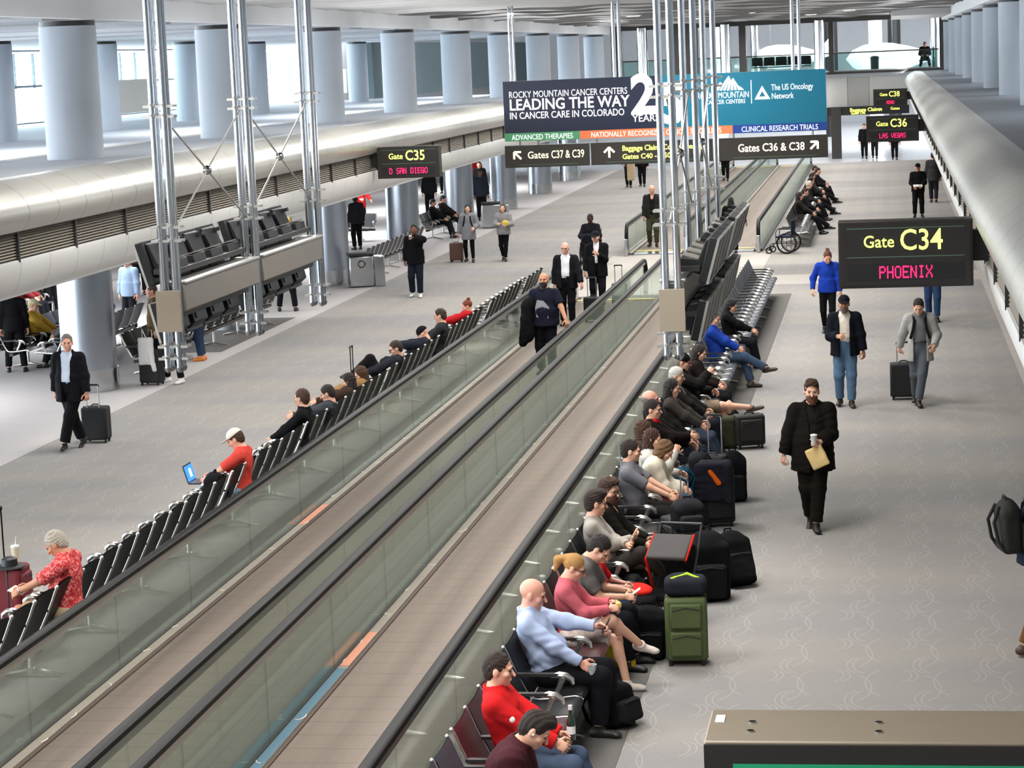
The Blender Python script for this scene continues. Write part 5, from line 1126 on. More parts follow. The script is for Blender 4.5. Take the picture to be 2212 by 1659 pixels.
MB().tube([p.neck - A(.06, .02, -.03), p.chest + p.fw * .15 + A(-.02, 0, .02), p.chest + p.fw * .15 + A(.02, 0, .02), p.neck + A(.06, -.02, .03)], .008, 6).build('lanyard', cloth('3a0f14'), p.root)
p = sitr('person with light hair in a fur-trimmed coat bent over their knees', 26.98, .06, h=1.66, look=(36, -6), lean=14, hands=[(-.06, .42, .66), (.08, .42, .66)], feet=[(-.1, .50), (.1, .46)])
p.top('d4cbb8', 'fur_trimmed_coat', .04, 1, -.12, 0, .014); p.legs('a5625f', d=.014); p.shoes('cfc8c0'); p.hair('long', '6b4b2c')
p = sitr('brown-haired person in a white sweater raising a phone to the face', 27.55, .06, h=1.66, look=(14, -4), lean=-4, hands=[(-.10, .34, .72), (.06, .30, 1.02)], feet=[(-.1, .52), (.1, .52)], curl=.9)
p.top('c8c4bb', 'sweater', .022, 1, -.12); p.legs('4d6a85', 'jeans', .014); p.shoes('33302c'); p.hair('long', '3d2015')
p = sitr('brown-haired person in a brown coat behind the white sweater', 28.25, h=1.68, look=(10, 10), feet=[(-.1, .5), (.1, .5)])
p.top('3a3028', 'coat', .03, 1, -.12); p.legs('27303c', d=.014); p.shoes(); p.hair('long', '4a2f1c')
p = sitr('person with a red scarf and dark jacket turned towards a neighbour', 29.6, h=1.78, g=1.1, look=(4, -10), feet=[(-.14, .5), (.14, .5)], hands=[(-.1, .34, .74), (.06, .36, .86)])
p.top('17110f', 'jacket', .03, 1, -.12); p.legs('17181d', d=.016); p.shoes(); p.hair('short', '241812')
blob('scarf', [(rcone(p.neck + p.fw * .07, p.chest + p.fw * .15 - A(0, 0, .12), .045, .045), .02), (rcone(p.neck - p.rt * .07, p.neck + p.rt * .07 + p.fw * .05, .05, .05), .02)], cloth('b81f1f'), p.root, .012, .006)
p = sitr('balding person in a bulky black jacket sprawling with knees out', 30.35, h=1.84, g=1.25, skin='pink', look=(-6, -4), lean=-24, feet=[(-.2, .66), (.18, .62)], hands=[(-.16, .36, .62), (.14, .34, .64)])
p.top('0f0e0e', 'jacket', .04, 1, -.12, 0, .010, True); p.legs('191d28', 'jeans', .022); p.shoes('8b8a78', 'c9c6ac'); p.hair('bald', '8c8177')
p = sitr('dark-haired person in a grey-brown jacket beside the sprawling one', 31.85, .03, h=1.68, look=(10, -4), feet=[(-.1, .56), (.1, .54)])
p.top('3c3835', 'jacket', .026, 1, -.12, .03); p.legs('3b4656', 'jeans', .014); p.shoes(); p.hair('bob', '1a100c')
p = sitr('white-haired person in a dark open jacket', 32.9, h=1.74, look=(12, -6), feet=[(-.12, .5), (.12, .5)])
p.top('8f8a86', 'shirt', .014, 1, -.12); p.top('1c1a1a', 'jacket', .03, 1, -.12, .05, .006, True); p.legs('1d2028', d=.016); p.shoes(); p.hair('short', 'c9c4bc')
p = sitr('person in a black beret and glasses with khaki shorts and bare crossed legs', 34.2, h=1.80, g=1.12, skin='fair', look=(10, 0), lean=-18, hands=[(-.12, .30, .74), (.05, .26, 1.05)], feet=[(.04, .54), (-.04, .98, .50, (0, 1, .25))], knees=[(0, 1, .5), (0, .5, .9)], curl=1.)
p.top('131212', 'jacket', .034, 1, -.12, 0, .008, True); p.legs('8d7a66', 'shorts', .024, .47, folds=.006); p.shoes('4a3a30', '2a2018'); p.hair('short', '8d8278'); p.cap('111113', beanie=True); p.glasses('6a1515')
p = sitr('dark-haired person half hidden behind the black beret', 35.6, h=1.66, look=(20, 0), lean=-6, feet=[(-.1, .5), (.1, .5)])
p.top('1d1614', 'jacket', .026, 1, -.12); p.legs('151518', d=.014); p.shoes(); p.hair('bob', '1d120d')
p = sitr('grey-haired person in a bright blue jacket with jeans and legs crossed', 39.7, h=1.80, g=1.05, look=(14, -10), lean=-12, hands=[(-.10, .36, .66), (.10, .38, .68)], feet=[(.0, .56), (.02, .82, .34, (0, 1, .2))], knees=[(0, 1, .5), (0, .9, .6)], face=True)
p.top('1e3f9a', 'jacket', .028, 1, -.12, 0, .007, True); p.legs('3d5068', 'jeans', .018); p.shoes('3a2c22'); p.hair('short', '57524e')
p = sitr('black-haired person in a black top resting a bare forearm on the armrest', 42.15, .04, h=1.68, look=(28, -6), lean=-4, hands=[(-.12, .30, .72), (.22, .44, .72)], feet=[(-.1, .5), (.1, .5)], face=True)
p.top('131214', 'top', .022, 1, -.12); p.legs('17171b', d=.014); p.shoes(); p.hair('bob', '140e0c')
for i, (y, c, hc, st, dx, l) in enumerate([(72.4, '25221f', '1d1612', 'bob', 0, 'slouching sitter in dark clothes nearest the wheelchair'), (74.2, '17171a', '2a1d16', 'short', .05, 'second sitter in black on the far right seats'), (78.0, '2c2a2a', 'c9c0b4', 'short', 0, 'white-haired sitter on the far right seats'), (80.6, '141417', '1a120e', 'bob', .1, 'sitter in black with legs stretched out on the far right seats'), (83.2, '3a3634', '241810', 'long', 0, 'sitter in a grey-brown jacket on the far right seats'), (86.4, '161618', '2a2019', 'short', .05, 'sitter in black halfway along the far right seats'), (88.3, '1f1d20', '33241a', 'short', 0, 'sitter in dark purple towards the end of the far right seats')]):
    p = Person(l, -2.95 + .33 + dx, y, -90, 'sit', 1.74, 1.05, 'fair', -14 + 6 * (i % 3), (10, 0), None, [(-.14, .6), (.14, .56 + .2 * (i % 2))], group='sitters on the far right seats'); p.top(c, 'jacket', .03, 1, -.12, folds=0); p.legs('15151a', d=.016, folds=0); p.shoes(); p.hair(st, hc)
# ---------------------------------------------------------------- people seated in the left row (backs to the walkway)
def sitl(label, y, dx=0., **k): return Person(label, LX - .20 + dx, y, 90, 'sit', seat=.40, **{'lean': -18, **k})
p = sitl('grey-haired person in a red flowered shirt and khaki shorts reading', 21.72, .05, h=1.80, g=1.2, skin='tan', look=(36, 0), lean=-4, hands=[(-.12, .44, .72), (.12, .42, .72)], feet=[(-.16, .46), (.16, .44)], curl=.9)
def flower_mat():
    m = mat('red_flowered_cloth', 'b5161c', .8, 0, .2, 200); nt = m.node_tree; N = nt.nodes; L = nt.links; tc = N.new('ShaderNodeTexCoord'); v = N.new('ShaderNodeTexNoise'); v.inputs['Scale'].default_value = 17; v.inputs['Distortion'].default_value = 2.2; L.new(tc.outputs['Object'], v.inputs['Vector'])
    r = N.new('ShaderNodeValToRGB'); r.color_ramp.elements[0].position = .46; r.color_ramp.elements[0].color = (*lin('b3151b'), 1); r.color_ramp.elements[1].position = .66; r.color_ramp.elements[1].color = (*lin('e58a84'), 1); L.new(v.outputs['Fac'], r.inputs[0]); L.new(r.outputs[0], N['Principled BSDF'].inputs['Base Color']); return m
p.top('b5161c', 'flowered_shirt', .026, .9, -.12, 0, .007, True, m=flower_mat()); p.legs('b39c80', 'shorts', .026, .46); p.shoes('4a3c30'); p.hair('short', 'b3aa9c')
MB().torus(p.wr[0] - _unit(p.wr[0] - p.elb[0]) * .015, p.wr[0] - p.elb[0], .03, .008).build('watch', M_STEEL, p.root)
q = p.at(A(0, .50, .70)); tag(MB().box(q, (.15, .22, .012), rot(y=.3)).build('newspaper', mat('newsprint', 'c9c3bb', .8, 0, 0, 60, .25, 40)), 'folded newspaper on the lap of the red flowered shirt', 'paper')
p = sitl('person in a white cap and coral red shirt working on a laptop', 28.1, .05, h=1.74, g=1.15, skin='fair', look=(30, 0), lean=-8, hands=[(-.12, .42, .66), (.12, .42, .66)], feet=[(-.14, .46), (.14, .44)], curl=.5)
p.top('d2483e', 'shirt', .024, .9, -.12); p.legs('8ba3b8', 'jeans', .018); p.shoes('d0cdc8'); p.hair('short', '4a3020'); p.cap('d8d2c9')
q = p.at(A(.0, .50, .615)); o = thing('laptop', 'open laptop with a blue screen on the lap of the white cap wearer', 'laptop', tuple(q), PI / 2)
MB().b2((-.17, -.12, -.01), (.17, .12, .008)).build('keyboard_deck', M_BLACK, o, bevel=.004); Rl = rot(x=-.28)
MB().box(A(0, .12, .0) + Rl @ A(0, 0, .12), (.34, .012, .235), Rl).build('lid', M_BLACK, o, bevel=.004); MB().box(A(0, .112, .0) + Rl @ A(0, 0, .12), (.31, .004, .2), Rl).build('screen', mat('blue_screen', '2358c8', .3, emit=.9), o); MB().box(A(.02, .108, .0) + Rl @ A(0, 0, .12), (.08, .004, .11), Rl).build('window_glow', mat('pale_screen', '9fd4f4', .3, emit=.9), o)
p = sitl('person with brown hair thinning at the crown in a black shirt', 31.35, h=1.78, look=(4, -20), lean=-12, feet=[(-.14, .56), (.14, .52)], hands=[(-.2, .36, .62), (.2, .3, .66)])
p.top('151517', 'shirt', .022, 1, -.12, collar=True); p.legs('4d4338', d=.016); p.shoes(); p.hair('short', '4a3020')
MB().sphere(p.hc + p.HM @ A(0, -.085, .075), (.035, .03, .03), 12, 8).build('bald_patch', skinm('tan'), p.root)
p = sitl('person slumped low with pale jeans and a phone in the left row', 32.7, -.15, h=1.74, look=(20, 0), lean=-38, feet=[(-.14, .72), (.14, .62)], hands=[(-.1, .36, .72), (.1, .36, .72)], knees=[(-.1, .6, 1), (.1, .6, 1)])
p.top('3c3f44', 'shirt', .02, 1, -.12); p.legs('9aa0a8', 'jeans', .018); p.shoes(); p.hair('short', '2a1d16')
p = sitl('dark-haired person huddled with the neighbour in the left row', 34.5, -.28, h=1.64, look=(20, 0), lean=-44, feet=[(-.1, .5), (.1, .5)]); p.top('3a2a22', 'coat', .03, 1, -.12); p.legs('1a1a1e', d=.014); p.shoes(); p.hair('bob', '1f1510')
p = sitl('brown-haired person with a tan fur collar in the left row', 35.45, -.30, h=1.66, look=(30, 20), lean=-46, feet=[(-.1, .5), (.1, .5)]); p.top('8a6a44', 'fur_coat', .036, 1, -.12, folds=.014); p.legs('1a1a1e', d=.014); p.shoes(); p.hair('bob', '4a2e18')
p = sitl('person in black reclining with knees drawn up in the left row', 37.75, -.2, h=1.78, look=(20, 20), lean=-38, feet=[(-.12, .48, .62, (0, .9, .3)), (.12, .52, .6, (0, .9, .3))], knees=[(0, .3, 1), (0, .3, 1)], hands=[(-.2, .3, .66), (.2, .3, .66)])
p.top('26272e', 'jacket', .024, 1, -.12); p.legs('121215', d=.02); p.shoes('2a2624'); p.hair('short', '33221a'); p.glasses()
p = sitl('person in a dark hood leaning over in the left row', 40.4, -.28, h=1.72, look=(34, 0), lean=-44, feet=[(-.12, .5), (.12, .5)], hands=[(-.08, .36, .8), (.08, .36, .78)]); p.top('23252f', 'hooded_jacket', .03, 1, -.12, hood=True); p.legs('1c1e26', d=.016); p.shoes(); p.cap('15161c', beanie=True)
p = sitl('short-haired person in a charcoal vest in the left row', 41.5, h=1.80, g=1.05, look=(10, 0), feet=[(-.14, .54), (.14, .5)]); p.top('2c2d30', 'vest', .026, 1, -.12); p.legs('1a1b20', d=.016); p.shoes(); p.hair('short', '3a271c')
p = sitl('red-haired person in a red jacket leaning back in the left row', 44.9, -.30, h=1.66, look=(20, 10), lean=-46, feet=[(-.1, .56), (.1, .54)]); p.top('a81b20', 'jacket', .026, 1, -.12); p.legs('23242a', d=.014); p.shoes(); p.hair('bun', '7a3a20')
# ---------------------------------------------------------------- people in the left lounge
def stand(label, x, y, rz, top, leg, hair, hs='short', h=1.74, g=1.05, skin='fair', shoe='141414', d=.026, hem=-.12, **k):
    p = Person(label, x, y, rz, k.pop('pose', 'stand'), h, g, skin, k.pop('lean', 0), k.pop('look', (6, 0)), **k); p.top(top, 'jacket', d, 1, hem, folds=.004); p.legs(leg, d=.016, folds=.004); p.shoes(shoe); p.hair(hs, hair); return p
stand('person dressed in black standing left of the nearest steel column', -17.25, 43.7, 20, '121215', '121215', '1a120e', feet=[(-.16, .06), (.16, -.04)])
stand('person in black leggings and white shoes standing behind the left hanging rack', -13.35, 41.7, 150, '3a1a1e', '101012', '1d120d', 'long', 1.68, .9, shoe='e0dedb', feet=[(-.22, .03), (.22, -.02)])
stand('person in an olive brown jacket behind the hanging rack', -14.05, 42.9, 120, '5a4a30', '1a1a1a', '4a3626', 'short', 1.76)
stand('person in blue jeans and orange shoes standing beyond the hanging rack', -13.75, 44.9, 95, '23262c', '2c3a52', '2a1d14', shoe='c8742a')
stand('person in dark flared trousers near the recycling bin', -14.3, 53.8, 10, '2a2a30', '14161c', '1d1512', feet=[(-.2, .05), (.2, -.06)])
stand('person in a red coat standing deep in the lounge', -20.0, 53.3, 200, 'b3161c', '17171b', '1d1512')
stand('person in a black and white top at the lounge counter', -16.6, 71.5, 40, '26262a', '121214', '120d0a', skin='dark')
stand('person in a red top reaching out at the lounge counter', -18.3, 79.5, 220, 'b01f22', '141418', '2a1d14', hands=[(-.2, .45, 1.1), (.2, .4, 1.15)])
stand('tall person in dark blue leaning on a kiosk beyond the second bin', -14.6, 83.0, 200, '2a2f3a', '131318', '15100d', h=1.86, skin='brown')
stand('person in a yellow vest deep in the lounge behind the columns', -17.6, 66.2, 150, 'd8a81c', '23262c', '2a1d14')
stand('person in black standing between the second and third steel columns', -17.6, 62.0, 170, '151517', '151517', '1d1512')
stand('person in a pale shirt deep in the lounge by the nearest column', -21.6, 55.2, 210, 'b5b0a6', '1d2026', '1d1512')
stand('person in a light blue shirt standing behind the hanging rack seats', -17.0, 50.2, 160, '8fa3be', '1d2026', '33241a')
stand('person in black walking far down the left lounge', -16.2, 92.0, 180, '141416', '141416', '1d1512')
stand('person in a red jacket far down the left lounge', -17.2, 97.0, 160, 'a01a1e', '141416', '1d1512')
for i, (x, y, c, hs, hc, l) in enumerate([(-17.3, 45.2, 'c9a23c', 'short', 'cdb88a', 'seated person in a cream cap and yellow top by the nearest steel column'), (-16.33, 44.4, '66676b', 'bob', '2a1c14', 'seated person in a grey coat behind the nearest steel column'), (-16.33, 46.4, '2a6fb0', 'bob', '241812', 'seated person in a blue hooded top behind the nearest steel column'), (-14.75, 75.2, '1b1b1f', 'short', '17110e', 'person in black slouching on the far lounge seats, phone in hand'), (-14.75, 77.0, '26221f', 'short', '1d1512', 'second person slouching on the far lounge seats'), (-18.0, 61.0, '1a1a1e', 'short', '1d1512', 'seated person in the shade behind the steel columns'), (-18.0, 63.3, '33343a', 'long', '2a1c14', 'long-haired seated person behind the steel columns')]):
    f = 90 if -17 < x < -16 else -90
    p = Person(l, x, y, f, 'sit', 1.72, 1.05, 'fair', -16, (14, 0), None, [(-.14, .54), (.14, .52)]); p.top(c, 'jacket', .03, 1, -.12, folds=.004); p.legs('1a1b20', d=.016, folds=0); p.shoes(); p.hair(hs, hc)
    if i == 0: p.cap('d8cba6')
# ---------------------------------------------------------------- bags on the floor by the right row, toddler buggy, wheelchairs
backpack('black backpack slumped on the floor by the bald person\'s feet', -2.42, 19.45, 0, 60, .36, .40, .30, '141416', '1d1d20', tilt=-14)
suitcase('big olive green suitcase with two pockets standing in the aisle', -1.98, 21.55, 4, .40, .66, .30, '4c5a32', 0, 2, '1b1f1a')
o = thing('duffel_bag', 'dark bag with lime trim lying on top of the green suitcase', 'bag', (-1.98, 21.58, .665), .1)
blob('body', [(rbox((0, 0, .09), (.20, .15, .085), .06), .02), (ell((-.03, .02, .15), (.13, .10, .06)), .04)], cloth('23262d'), o, .011, .007); blob('lime_strap', [(rcone((-.13, -.08, .17), (.02, -.02, .20), .016, .016), .01), (rcone((.02, -.02, .20), (.15, -.07, .15), .018, .018), .01)], cloth('b5dc3a'), o, .009, .003)
backpack('black backpack with zipped pockets standing left of the green suitcase', -2.38, 21.75, 0, 8, .38, .52, .26, '121214', '19191c')
backpack('second black backpack leaning behind the one beside the green suitcase', -2.60, 22.15, 0, -20, .34, .44, .24, '1a1a1d', '222226')
tag(blob('jacket', [(ell((-2.62, 21.35, .20), (.12, .20, .19)), .05), (rcone((-2.56, 21.25, .36), (-2.46, 21.2, .05), .05, .03), .04), (rcone((-2.70, 21.5, .34), (-2.60, 21.6, .04), .06, .05), .04)], cloth('b9961e'), None, .012, .014, [((0, 0, .004), (0, 0, -1))]), 'yellow jacket heaped on the floor beside the black backpacks', 'jacket')
# buggy
o = thing('stroller', 'black pushchair with red piping and a flat grey panel beside the family', 'stroller', (-2.25, 23.0, 0), math.radians(-12)); MR = cloth('c8281f'); MK = cloth('17171a')
for x in (-.22, .22):
    mb = MB(); mb.tube([(x, .40, .98), (x, .28, .80), (x, -.22, .14)], .014, 8); mb.tube([(x, -.16, .52), (x, .30, .12)], .014, 8); mb.build('frame_side', M_BLACK, o)
    for y in (-.24, .32):
        w = MB(); w.torus((x, y, .085), (1, 0, 0), .07, .018, 18, 6); w.build('wheel', M_RUBBER, o); MB().cyl((x - .015, y, .085), (x + .015, y, .085), .03).build('hub', M_STEEL, o)
MB().cyl((-.22, .40, .98), (.22, .40, .98), .018).build('push_bar', M_BLACK, o)
blob('seat_shell', [(rbox((0, .13, .55), (.20, .03, .28), .03, rot(x=-.35)), .03), (rbox((0, -.08, .34), (.20, .18, .04), .03), .04)], MK, o, .012, .004)
blob('canopy', [(rbox((0, -.02, .82), (.21, .19, .025), .02, rot(x=.5)), .02)], mat('dark_canopy_cloth', '3a3736', .8, 0, .15, 120), o, .012, .003)
MB().tube([(-.21, -.18, .72), (-.21, .14, .92)], .014, 7).build('red_piping', MR, o); MB().tube([(.21, -.18, .72), (.21, .14, .92)], .014, 7).build('red_piping', MR, o); MB().tube([(-.21, -.18, .72), (-.19, .04, .30)], .014, 7).build('red_piping', MR, o)
o = thing('car_seat', 'red and black infant carrier lying next to the pushchair', 'car seat', (-2.55, 22.7, 0), .3)
blob('shell', [(ell((0, 0, .34), (.17, .26, .12)), .03), (rbox((0, 0, .14), (.14, .2, .14), .05), .05)], MK, o, .012, .002, [((0, 0, .003), (0, 0, -1))]); blob('red_pad', [(ell((0, .02, .44), (.14, .20, .06)), .03)], MR, o, .012, .006)
backpack('tall bulging black rucksack standing behind the pushchair', -1.98, 24.2, 0, 12, .46, .74, .36, '131315', '1a1a1d')
backpack('black rucksack with mesh top stuffed with clothes, hung on the pushchair group', -2.22, 24.75, .62, 20, .34, .36, .28, '1d1e21', '27282c')
backpack('slanted black backpack leaning outward in the aisle', -1.68, 24.75, 0, 30, .38, .62, .26, '101012', '17171a', tilt=-22)
suitcase('black suitcase with raised silver handle behind the pushchair', -2.42, 25.6, -60, .40, .60, .26, '17181b', .42, 1)
# group by the grey polo
suitcase('tall black suitcase draped with a navy and orange coat', -2.16, 28.0, 20, .42, .74, .30, '101114', 0, 1)
o = tag(blob('coat', [(rbox((-2.16, 27.97, .74), (.21, .19, .07), .06), .05), (rbox((-2.22, 27.80, .58), (.17, .05, .24), .04), .05), (rcone((-2.02, 27.84, .74), (-1.99, 27.80, .36), .07, .05), .04)], cloth('23242e'), None, .012, .014), 'navy coat with an orange patch draped over the tall black suitcase', 'coat')
blob('orange_patch', [(rcone((-2.20, 27.755, .72), (-2.10, 27.745, .58), .028, .034), .02)], cloth('e8681f'), o, .008, .003)
backpack('grey backpack on the lap level beside the white sweater', -2.42, 28.6, .44, -90, .30, .40, .22, '2c2e33', '3a3c42')
backpack('teal backpack at the knees of the person in the white sweater', -2.58, 28.05, .43, -80, .28, .30, .20, '16465e', '1d5670')
suitcase('upright black suitcase with thin silver handle in the aisle group', -2.30, 29.5, -15, .38, .62, .26, '121316', .5, 1, metal='d8dadc')
backpack('dark bag with a white cloth on top behind the draped suitcase', -2.05, 29.6, 0, 10, .34, .66, .26, '16171a', '1e1f23')
suitcase('black suitcase with a red tag and an olive side nearest the shorts wearer', -2.08, 33.6, 20, .44, .50, .28, '151515', 0, 1)
tag(blob('bag', [(rbox((-2.40, 33.6, .24), (.15, .13, .24), .07), .03)], cloth('3b3a2c'), None, .012, .006), 'olive cloth bag standing against the black red-tagged suitcase', 'bag')
backpack('black bag on the floor below the beret wearer', -2.5, 35.3, 0, -70, .3, .34, .22, '18181b', '202024')
# left row
suitcase('red suitcase with tall black handle next to the red flowered shirt', -9.42, 23.3, 92, .42, .60, .28, '6a1c26', .62, 1, metal='1a1a1c')
o = thing('hat', 'black brimmed hat resting on top of the red suitcase', 'hat', (-9.40, 23.2, .61)); MB().lathe([(.17, 0), (.165, .012), (.09, .02), (.085, .09), (.05, .11), (.002, .112)], 24).build('crown', M_BLACK, o)
o = thing('cup', 'tall white cup with straw standing on the red suitcase', 'cup', (-9.43, 23.46, .60)); MB().lathe([(.032, 0), (.045, .17), (.047, .175), (.01, .18)], 16).build('body', mat('cream_cup', 'e8dcc0', .5), o); MB().lathe([(.048, .17), (.046, .19), (.01, .195)], 16).build('lid', M_WHITE, o); MB().cyl((.005, 0, .19), (.02, 0, .29), .005).build('straw', M_WHITE, o)
backpack('black round-topped backpack on the seat beside the laptop user', LX - .3, 27.5, .45, -90, .34, .40, .2, '141416', '1e1e21')
suitcase('black suitcase with raised handle beside the reclining person', -9.15, 38.9, 90, .36, .54, .24, '121316', .42, 1, metal='1a1a1c')
# wheelchairs
def wheelchair(label, x, y, rz, seatcol):
    o = thing('wheelchair', label, 'wheelchair', (x, y, 0), math.radians(rz)); F = M_BLACK
    for q in (-1, 1):
        X = q * .24; w = MB(); w.torus((X + q * .05, -.12, .30), (1, 0, 0), .28, .02, 30, 7)
        for i in range(8): a = PI * i / 4; w.cyl((X + q * .05, -.12, .30), (X + q * .05, -.12 + .28 * math.cos(a), .30 + .28 * math.sin(a)), .006, n=5)
        w.torus((X + q * .08, -.12, .30), (1, 0, 0), .25, .008, 30, 5); w.build('drive_wheel', M_RUBBER, o)
        w = MB(); w.torus((X, .40, .10), (1, 0, 0), .08, .02, 18, 6); w.cyl((X, .40, .10), (X, .36, .26), .012); w.build('caster', M_RUBBER, o)
        mb = MB(); mb.tube([(X, -.34, .98), (X, -.25, .94), (X, -.24, .30), (X, .30, .30), (X, .46, .14)], .014, 8); mb.tube([(X, -.24, .70), (X, .14, .70), (X, .20, .62), (X, .20, .30)], .012, 8); mb.build('side_frame', F, o)
        MB().b2((X - .03, -.2, .70), (X + .03, .12, .735)).build('armrest', M_BLACK, o, bevel=.01); MB().b2((X - q * .18 - .07, .42, .11), (X - q * .18 + .09, .58, .125)).build('footplate', M_BLACK, o)
    MB().b2((-.23, -.22, .45), (.23, .22, .49)).build('seat', cloth(seatcol), o, bevel=.01); MB().b2((-.23, -.26, .50), (.23, -.235, .92)).build('backrest', cloth(seatcol), o, bevel=.008)
    return o
wheelchair('empty black wheelchair parked at the far right walkway', -2.92, 66.0, 80, '1a2440')
wheelchair('wheelchair with a person in dark clothes, in the left corridor', -8.2, 64.05, 176, '15151a')
backpack('dark bag on the lap of the person in the wheelchair', -8.2, 63.68, .64, 176, .46, .26, .22, '1a1c26', '22242e', vox=.018)
# lounge furniture
def bin_(label, x, y, rz, sym=True):
    o = thing('litter_bin', label, 'bin', (x, y, 0), math.radians(rz)); MB().b2((-.32, -.26, .03), (.32, .26, .82)).build('body', M_STEEL, o, bevel=.03); MB().b2((-.30, -.24, 0), (.30, .24, .04)).build('plinth', M_BLACK, o); MB().b2((-.33, -.27, .82), (.33, .27, .90)).build('lid', M_BLACK, o, bevel=.015)
    MB().b2((.34, -.2, .0), (.62, .28, .80)).build('side_box', M_STEEL, o, bevel=.02)
    if sym:
        mb = MB()
        for i in range(3):
            a = 2 * PI * i / 3 + .5; mb.tube([(.085 * math.cos(a + t), -.265, .62 + .085 * math.sin(a + t)) for t in np.linspace(0, 1.4, 6)], .016, 6)
            c = (.085 * math.cos(a + 1.75), .62 + .085 * math.sin(a + 1.75)); u = a + 1.6 + PI / 2
            mb.prism([(c[0] + .05 * math.cos(u), c[1] + .05 * math.sin(u)), (c[0] + .04 * math.cos(u + 2.3), c[1] + .04 * math.sin(u + 2.3)), (c[0] + .04 * math.cos(u - 2.3), c[1] + .04 * math.sin(u - 2.3))], lambda p, t: (p[0], t, p[1]), -.275, -.262)
        mb.build('recycling_mark', M_BLACK, o)
    return o
bin_('steel recycling bin with black lid and arrow mark beside the third steel column', -13.75, 59.4, 20)
bin_('plain steel bin in front of the fifth steel column', -13.6, 79.2, 10, False)
def desk(label, x, y, rz, w):
    o = thing('gate_counter', label, 'counter', (x, y, 0), math.radians(rz)); MB().b2((-w / 2, -.3, 0), (w / 2, .3, 1.0)).build('body', mat('counter_grey', '8d8a86', .5), o); MB().b2((-w / 2 - .04, -.36, 1.0), (w / 2 + .04, .34, 1.05)).build('counter_top', M_WHITE, o); MB().b2((-.25, -.05, 1.05), (.25, 0, 1.45)).build('monitor', M_BLACK, o); return o
desk('grey gate counter with a monitor deep in the left lounge', -19.6, 78.2, 80, 2.6)
o = thing('kiosk', 'white and grey service kiosk with a blue slanted screen beyond the second bin', 'kiosk', (-15.6, 83.4, 0), .3); MB().b2((-.5, -.35, 0), (.5, .35, 1.0)).build('body', M_WHITE, o); MB().b2((-.42, -.3, 1.35), (.42, .1, 1.9)).build('sign_panel', M_WHITE, o); MB().cyl((0, -.1, 1.0), (0, -.1, 1.36), .04).build('post', M_STEEL, o); MB().box((-.2, -.34, 1.1), (.5, .04, .4), rot(x=-.6)).build('screen', mat('dim_blue_screen', '5a7486', .3), o)
for i, (x, y) in enumerate([(-16.6, 51.8), (-18.4, 57.4), (-17.0, 88.0), (-19.5, 93)]):
    backpack(ORD[i] + ' dark bag left on the pale lounge floor', x, y, 0, 40 * i, .34, .42, .24, ['17181c', '1d1a18', '20222a', '17171a'][i], '24252a', vox=.018)
suitcase('black suitcase with a white garment over it behind the left hanging rack', -13.72, 41.5, 170, .42, .66, .28, '131214', .42, 1)
tag(blob('garment', [(rbox((-13.76, 41.34, .66), (.15, .05, .26), .04), .03), (rcone((-13.66, 41.3, .62), (-13.60, 41.28, .32), .05, .045), .03)], cloth('cfccca'), None, .014, .01), 'white garment hanging over the black suitcase behind the hanging rack', 'garment')
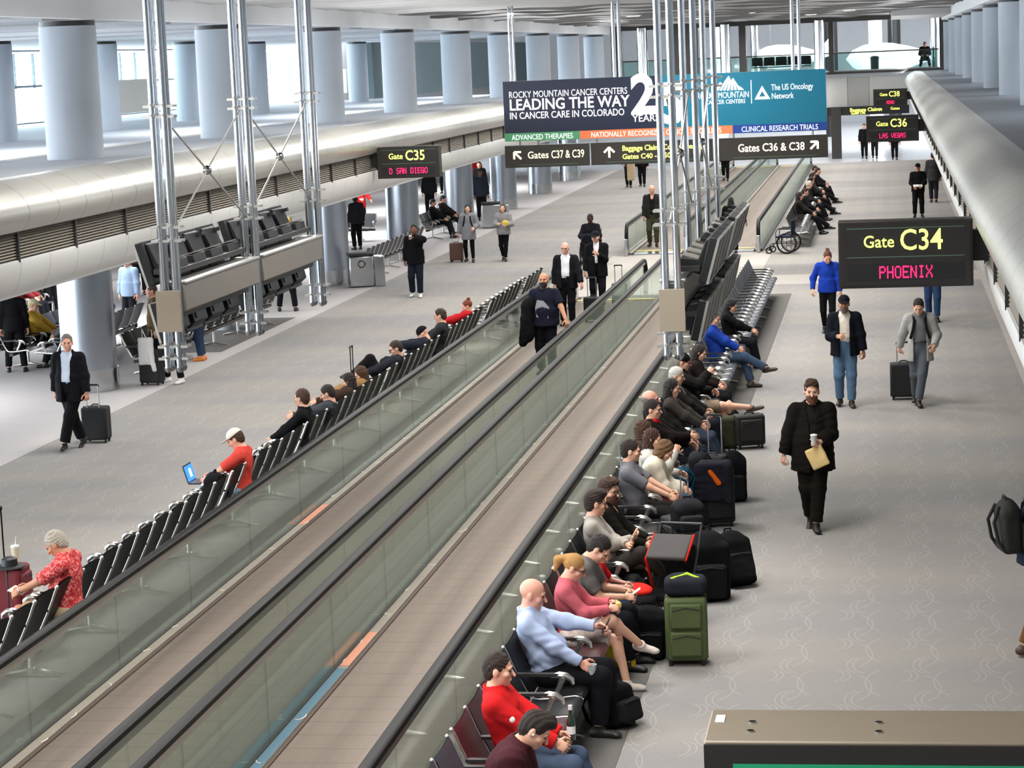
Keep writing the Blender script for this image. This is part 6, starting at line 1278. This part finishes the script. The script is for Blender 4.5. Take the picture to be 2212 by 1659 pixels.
# ---------------------------------------------------------------- more travellers deep in the lounge, and the bridge
for i, (x, y, rz, a, b, hs, hc, l) in enumerate([(-19.0, 47.5, 150, '1a1a1e', '16171b', 'short', '1d1512', 'person in black trousers standing behind the seated cream cap'), (-20.8, 48.8, 200, 'b9b2a4', '2b3340', 'short', '2a1d14', 'person in a beige jacket and blue trousers deep in the lounge'), (-18.9, 52.0, 170, '27303f', '17171b', 'long', '3a2518', 'long-haired person in navy deep in the lounge'),
        (-22.5, 57.0, 180, '141417', '141417', 'short', '17110e', 'person all in black far back beside the red coat'), (-19.6, 58.8, 200, '4a2f2a', '1b1c22', 'bob', '1d1512', 'person in a rust brown jacket behind the second steel column'), (-21.5, 63.5, 160, '20242c', '1b1c22', 'short', '2a1d14', 'person in a dark blue jacket before the dark lounge wall'),
        (-18.8, 70.0, 180, '1b1b1f', '1b1c22', 'short', '17110e', 'person in black before the grey armchairs'), (-20.4, 74.5, 150, '6c6f78', '1b1c22', 'long', '2a1d14', 'person in a grey top far back beside the armchairs'), (-17.2, 86.5, 190, '1f2024', '17181c', 'short', '17110e', 'person in charcoal standing beyond the kiosk'), (-19.4, 101, 180, '2a2320', '17181c', 'short', '17110e', 'person in dark brown at the far end of the lounge')]):
    stand(l, x, y, rz, a, b, hc, hs)
for i, (y, a, hs, l) in enumerate([(50.9, '3a3d45', 'short', 'seated person in slate grey on the deep lounge seats'), (52.2, '7a2a2a', 'bob', 'seated person in dark red on the deep lounge seats'), (53.9, '16161a', 'short', 'seated person in black on the deep lounge seats')]):
    p = Person(l, -20.27, y, -90, 'sit', 1.72, 1.05, 'fair', -16, (14, 0), None, [(-.14, .54), (.14, .52)]); p.top(a, 'jacket', .03, 1, -.12, folds=.0); p.legs('1a1b20', d=.016, folds=0); p.shoes(); p.hair(hs, '1d1512')
b = bench(-3.6, 123.0, 5, .62, -1, 'black seats behind the glass railing on the far bridge', rz=0); b.location = (-6.9, 122.2, 4.42)
p = Person('dark figure sitting at the right end of the far bridge', 2.0, 121.9, 180, 'sit', 1.72, 1.3, 'tan', 6, (20, 0), None, [(-.25, .45), (.25, .45)], z=4.42); p.top('0f0e0d', 'coat', .04, 1, -.12, folds=0); p.legs('0f0e0d', d=.02, folds=0); p.shoes(); p.hair('short', '15100d')
o = thing('bench', 'small dark stool under the figure at the right end of the bridge', 'bench', (2.0, 121.95, 4.42)); MB().b2((-.3, -.25, .36), (.3, .25, .43)).build('seat', M_BLACK, o, bevel=.01)
for q in (-1, 1): MB().b2((q * .24 - .03, -.2, 0), (q * .24 + .03, .2, .37)).build('leg', M_BLACK, o)
o = thing('litter_bin', 'black round bin on the far bridge behind the glass', 'bin', (-.55, 121.8, 4.42)); MB().lathe([(.2, 0), (.22, .6), (.23, .66), (.15, .72), (.02, .73)], 20).build('body', M_BLACK, o)
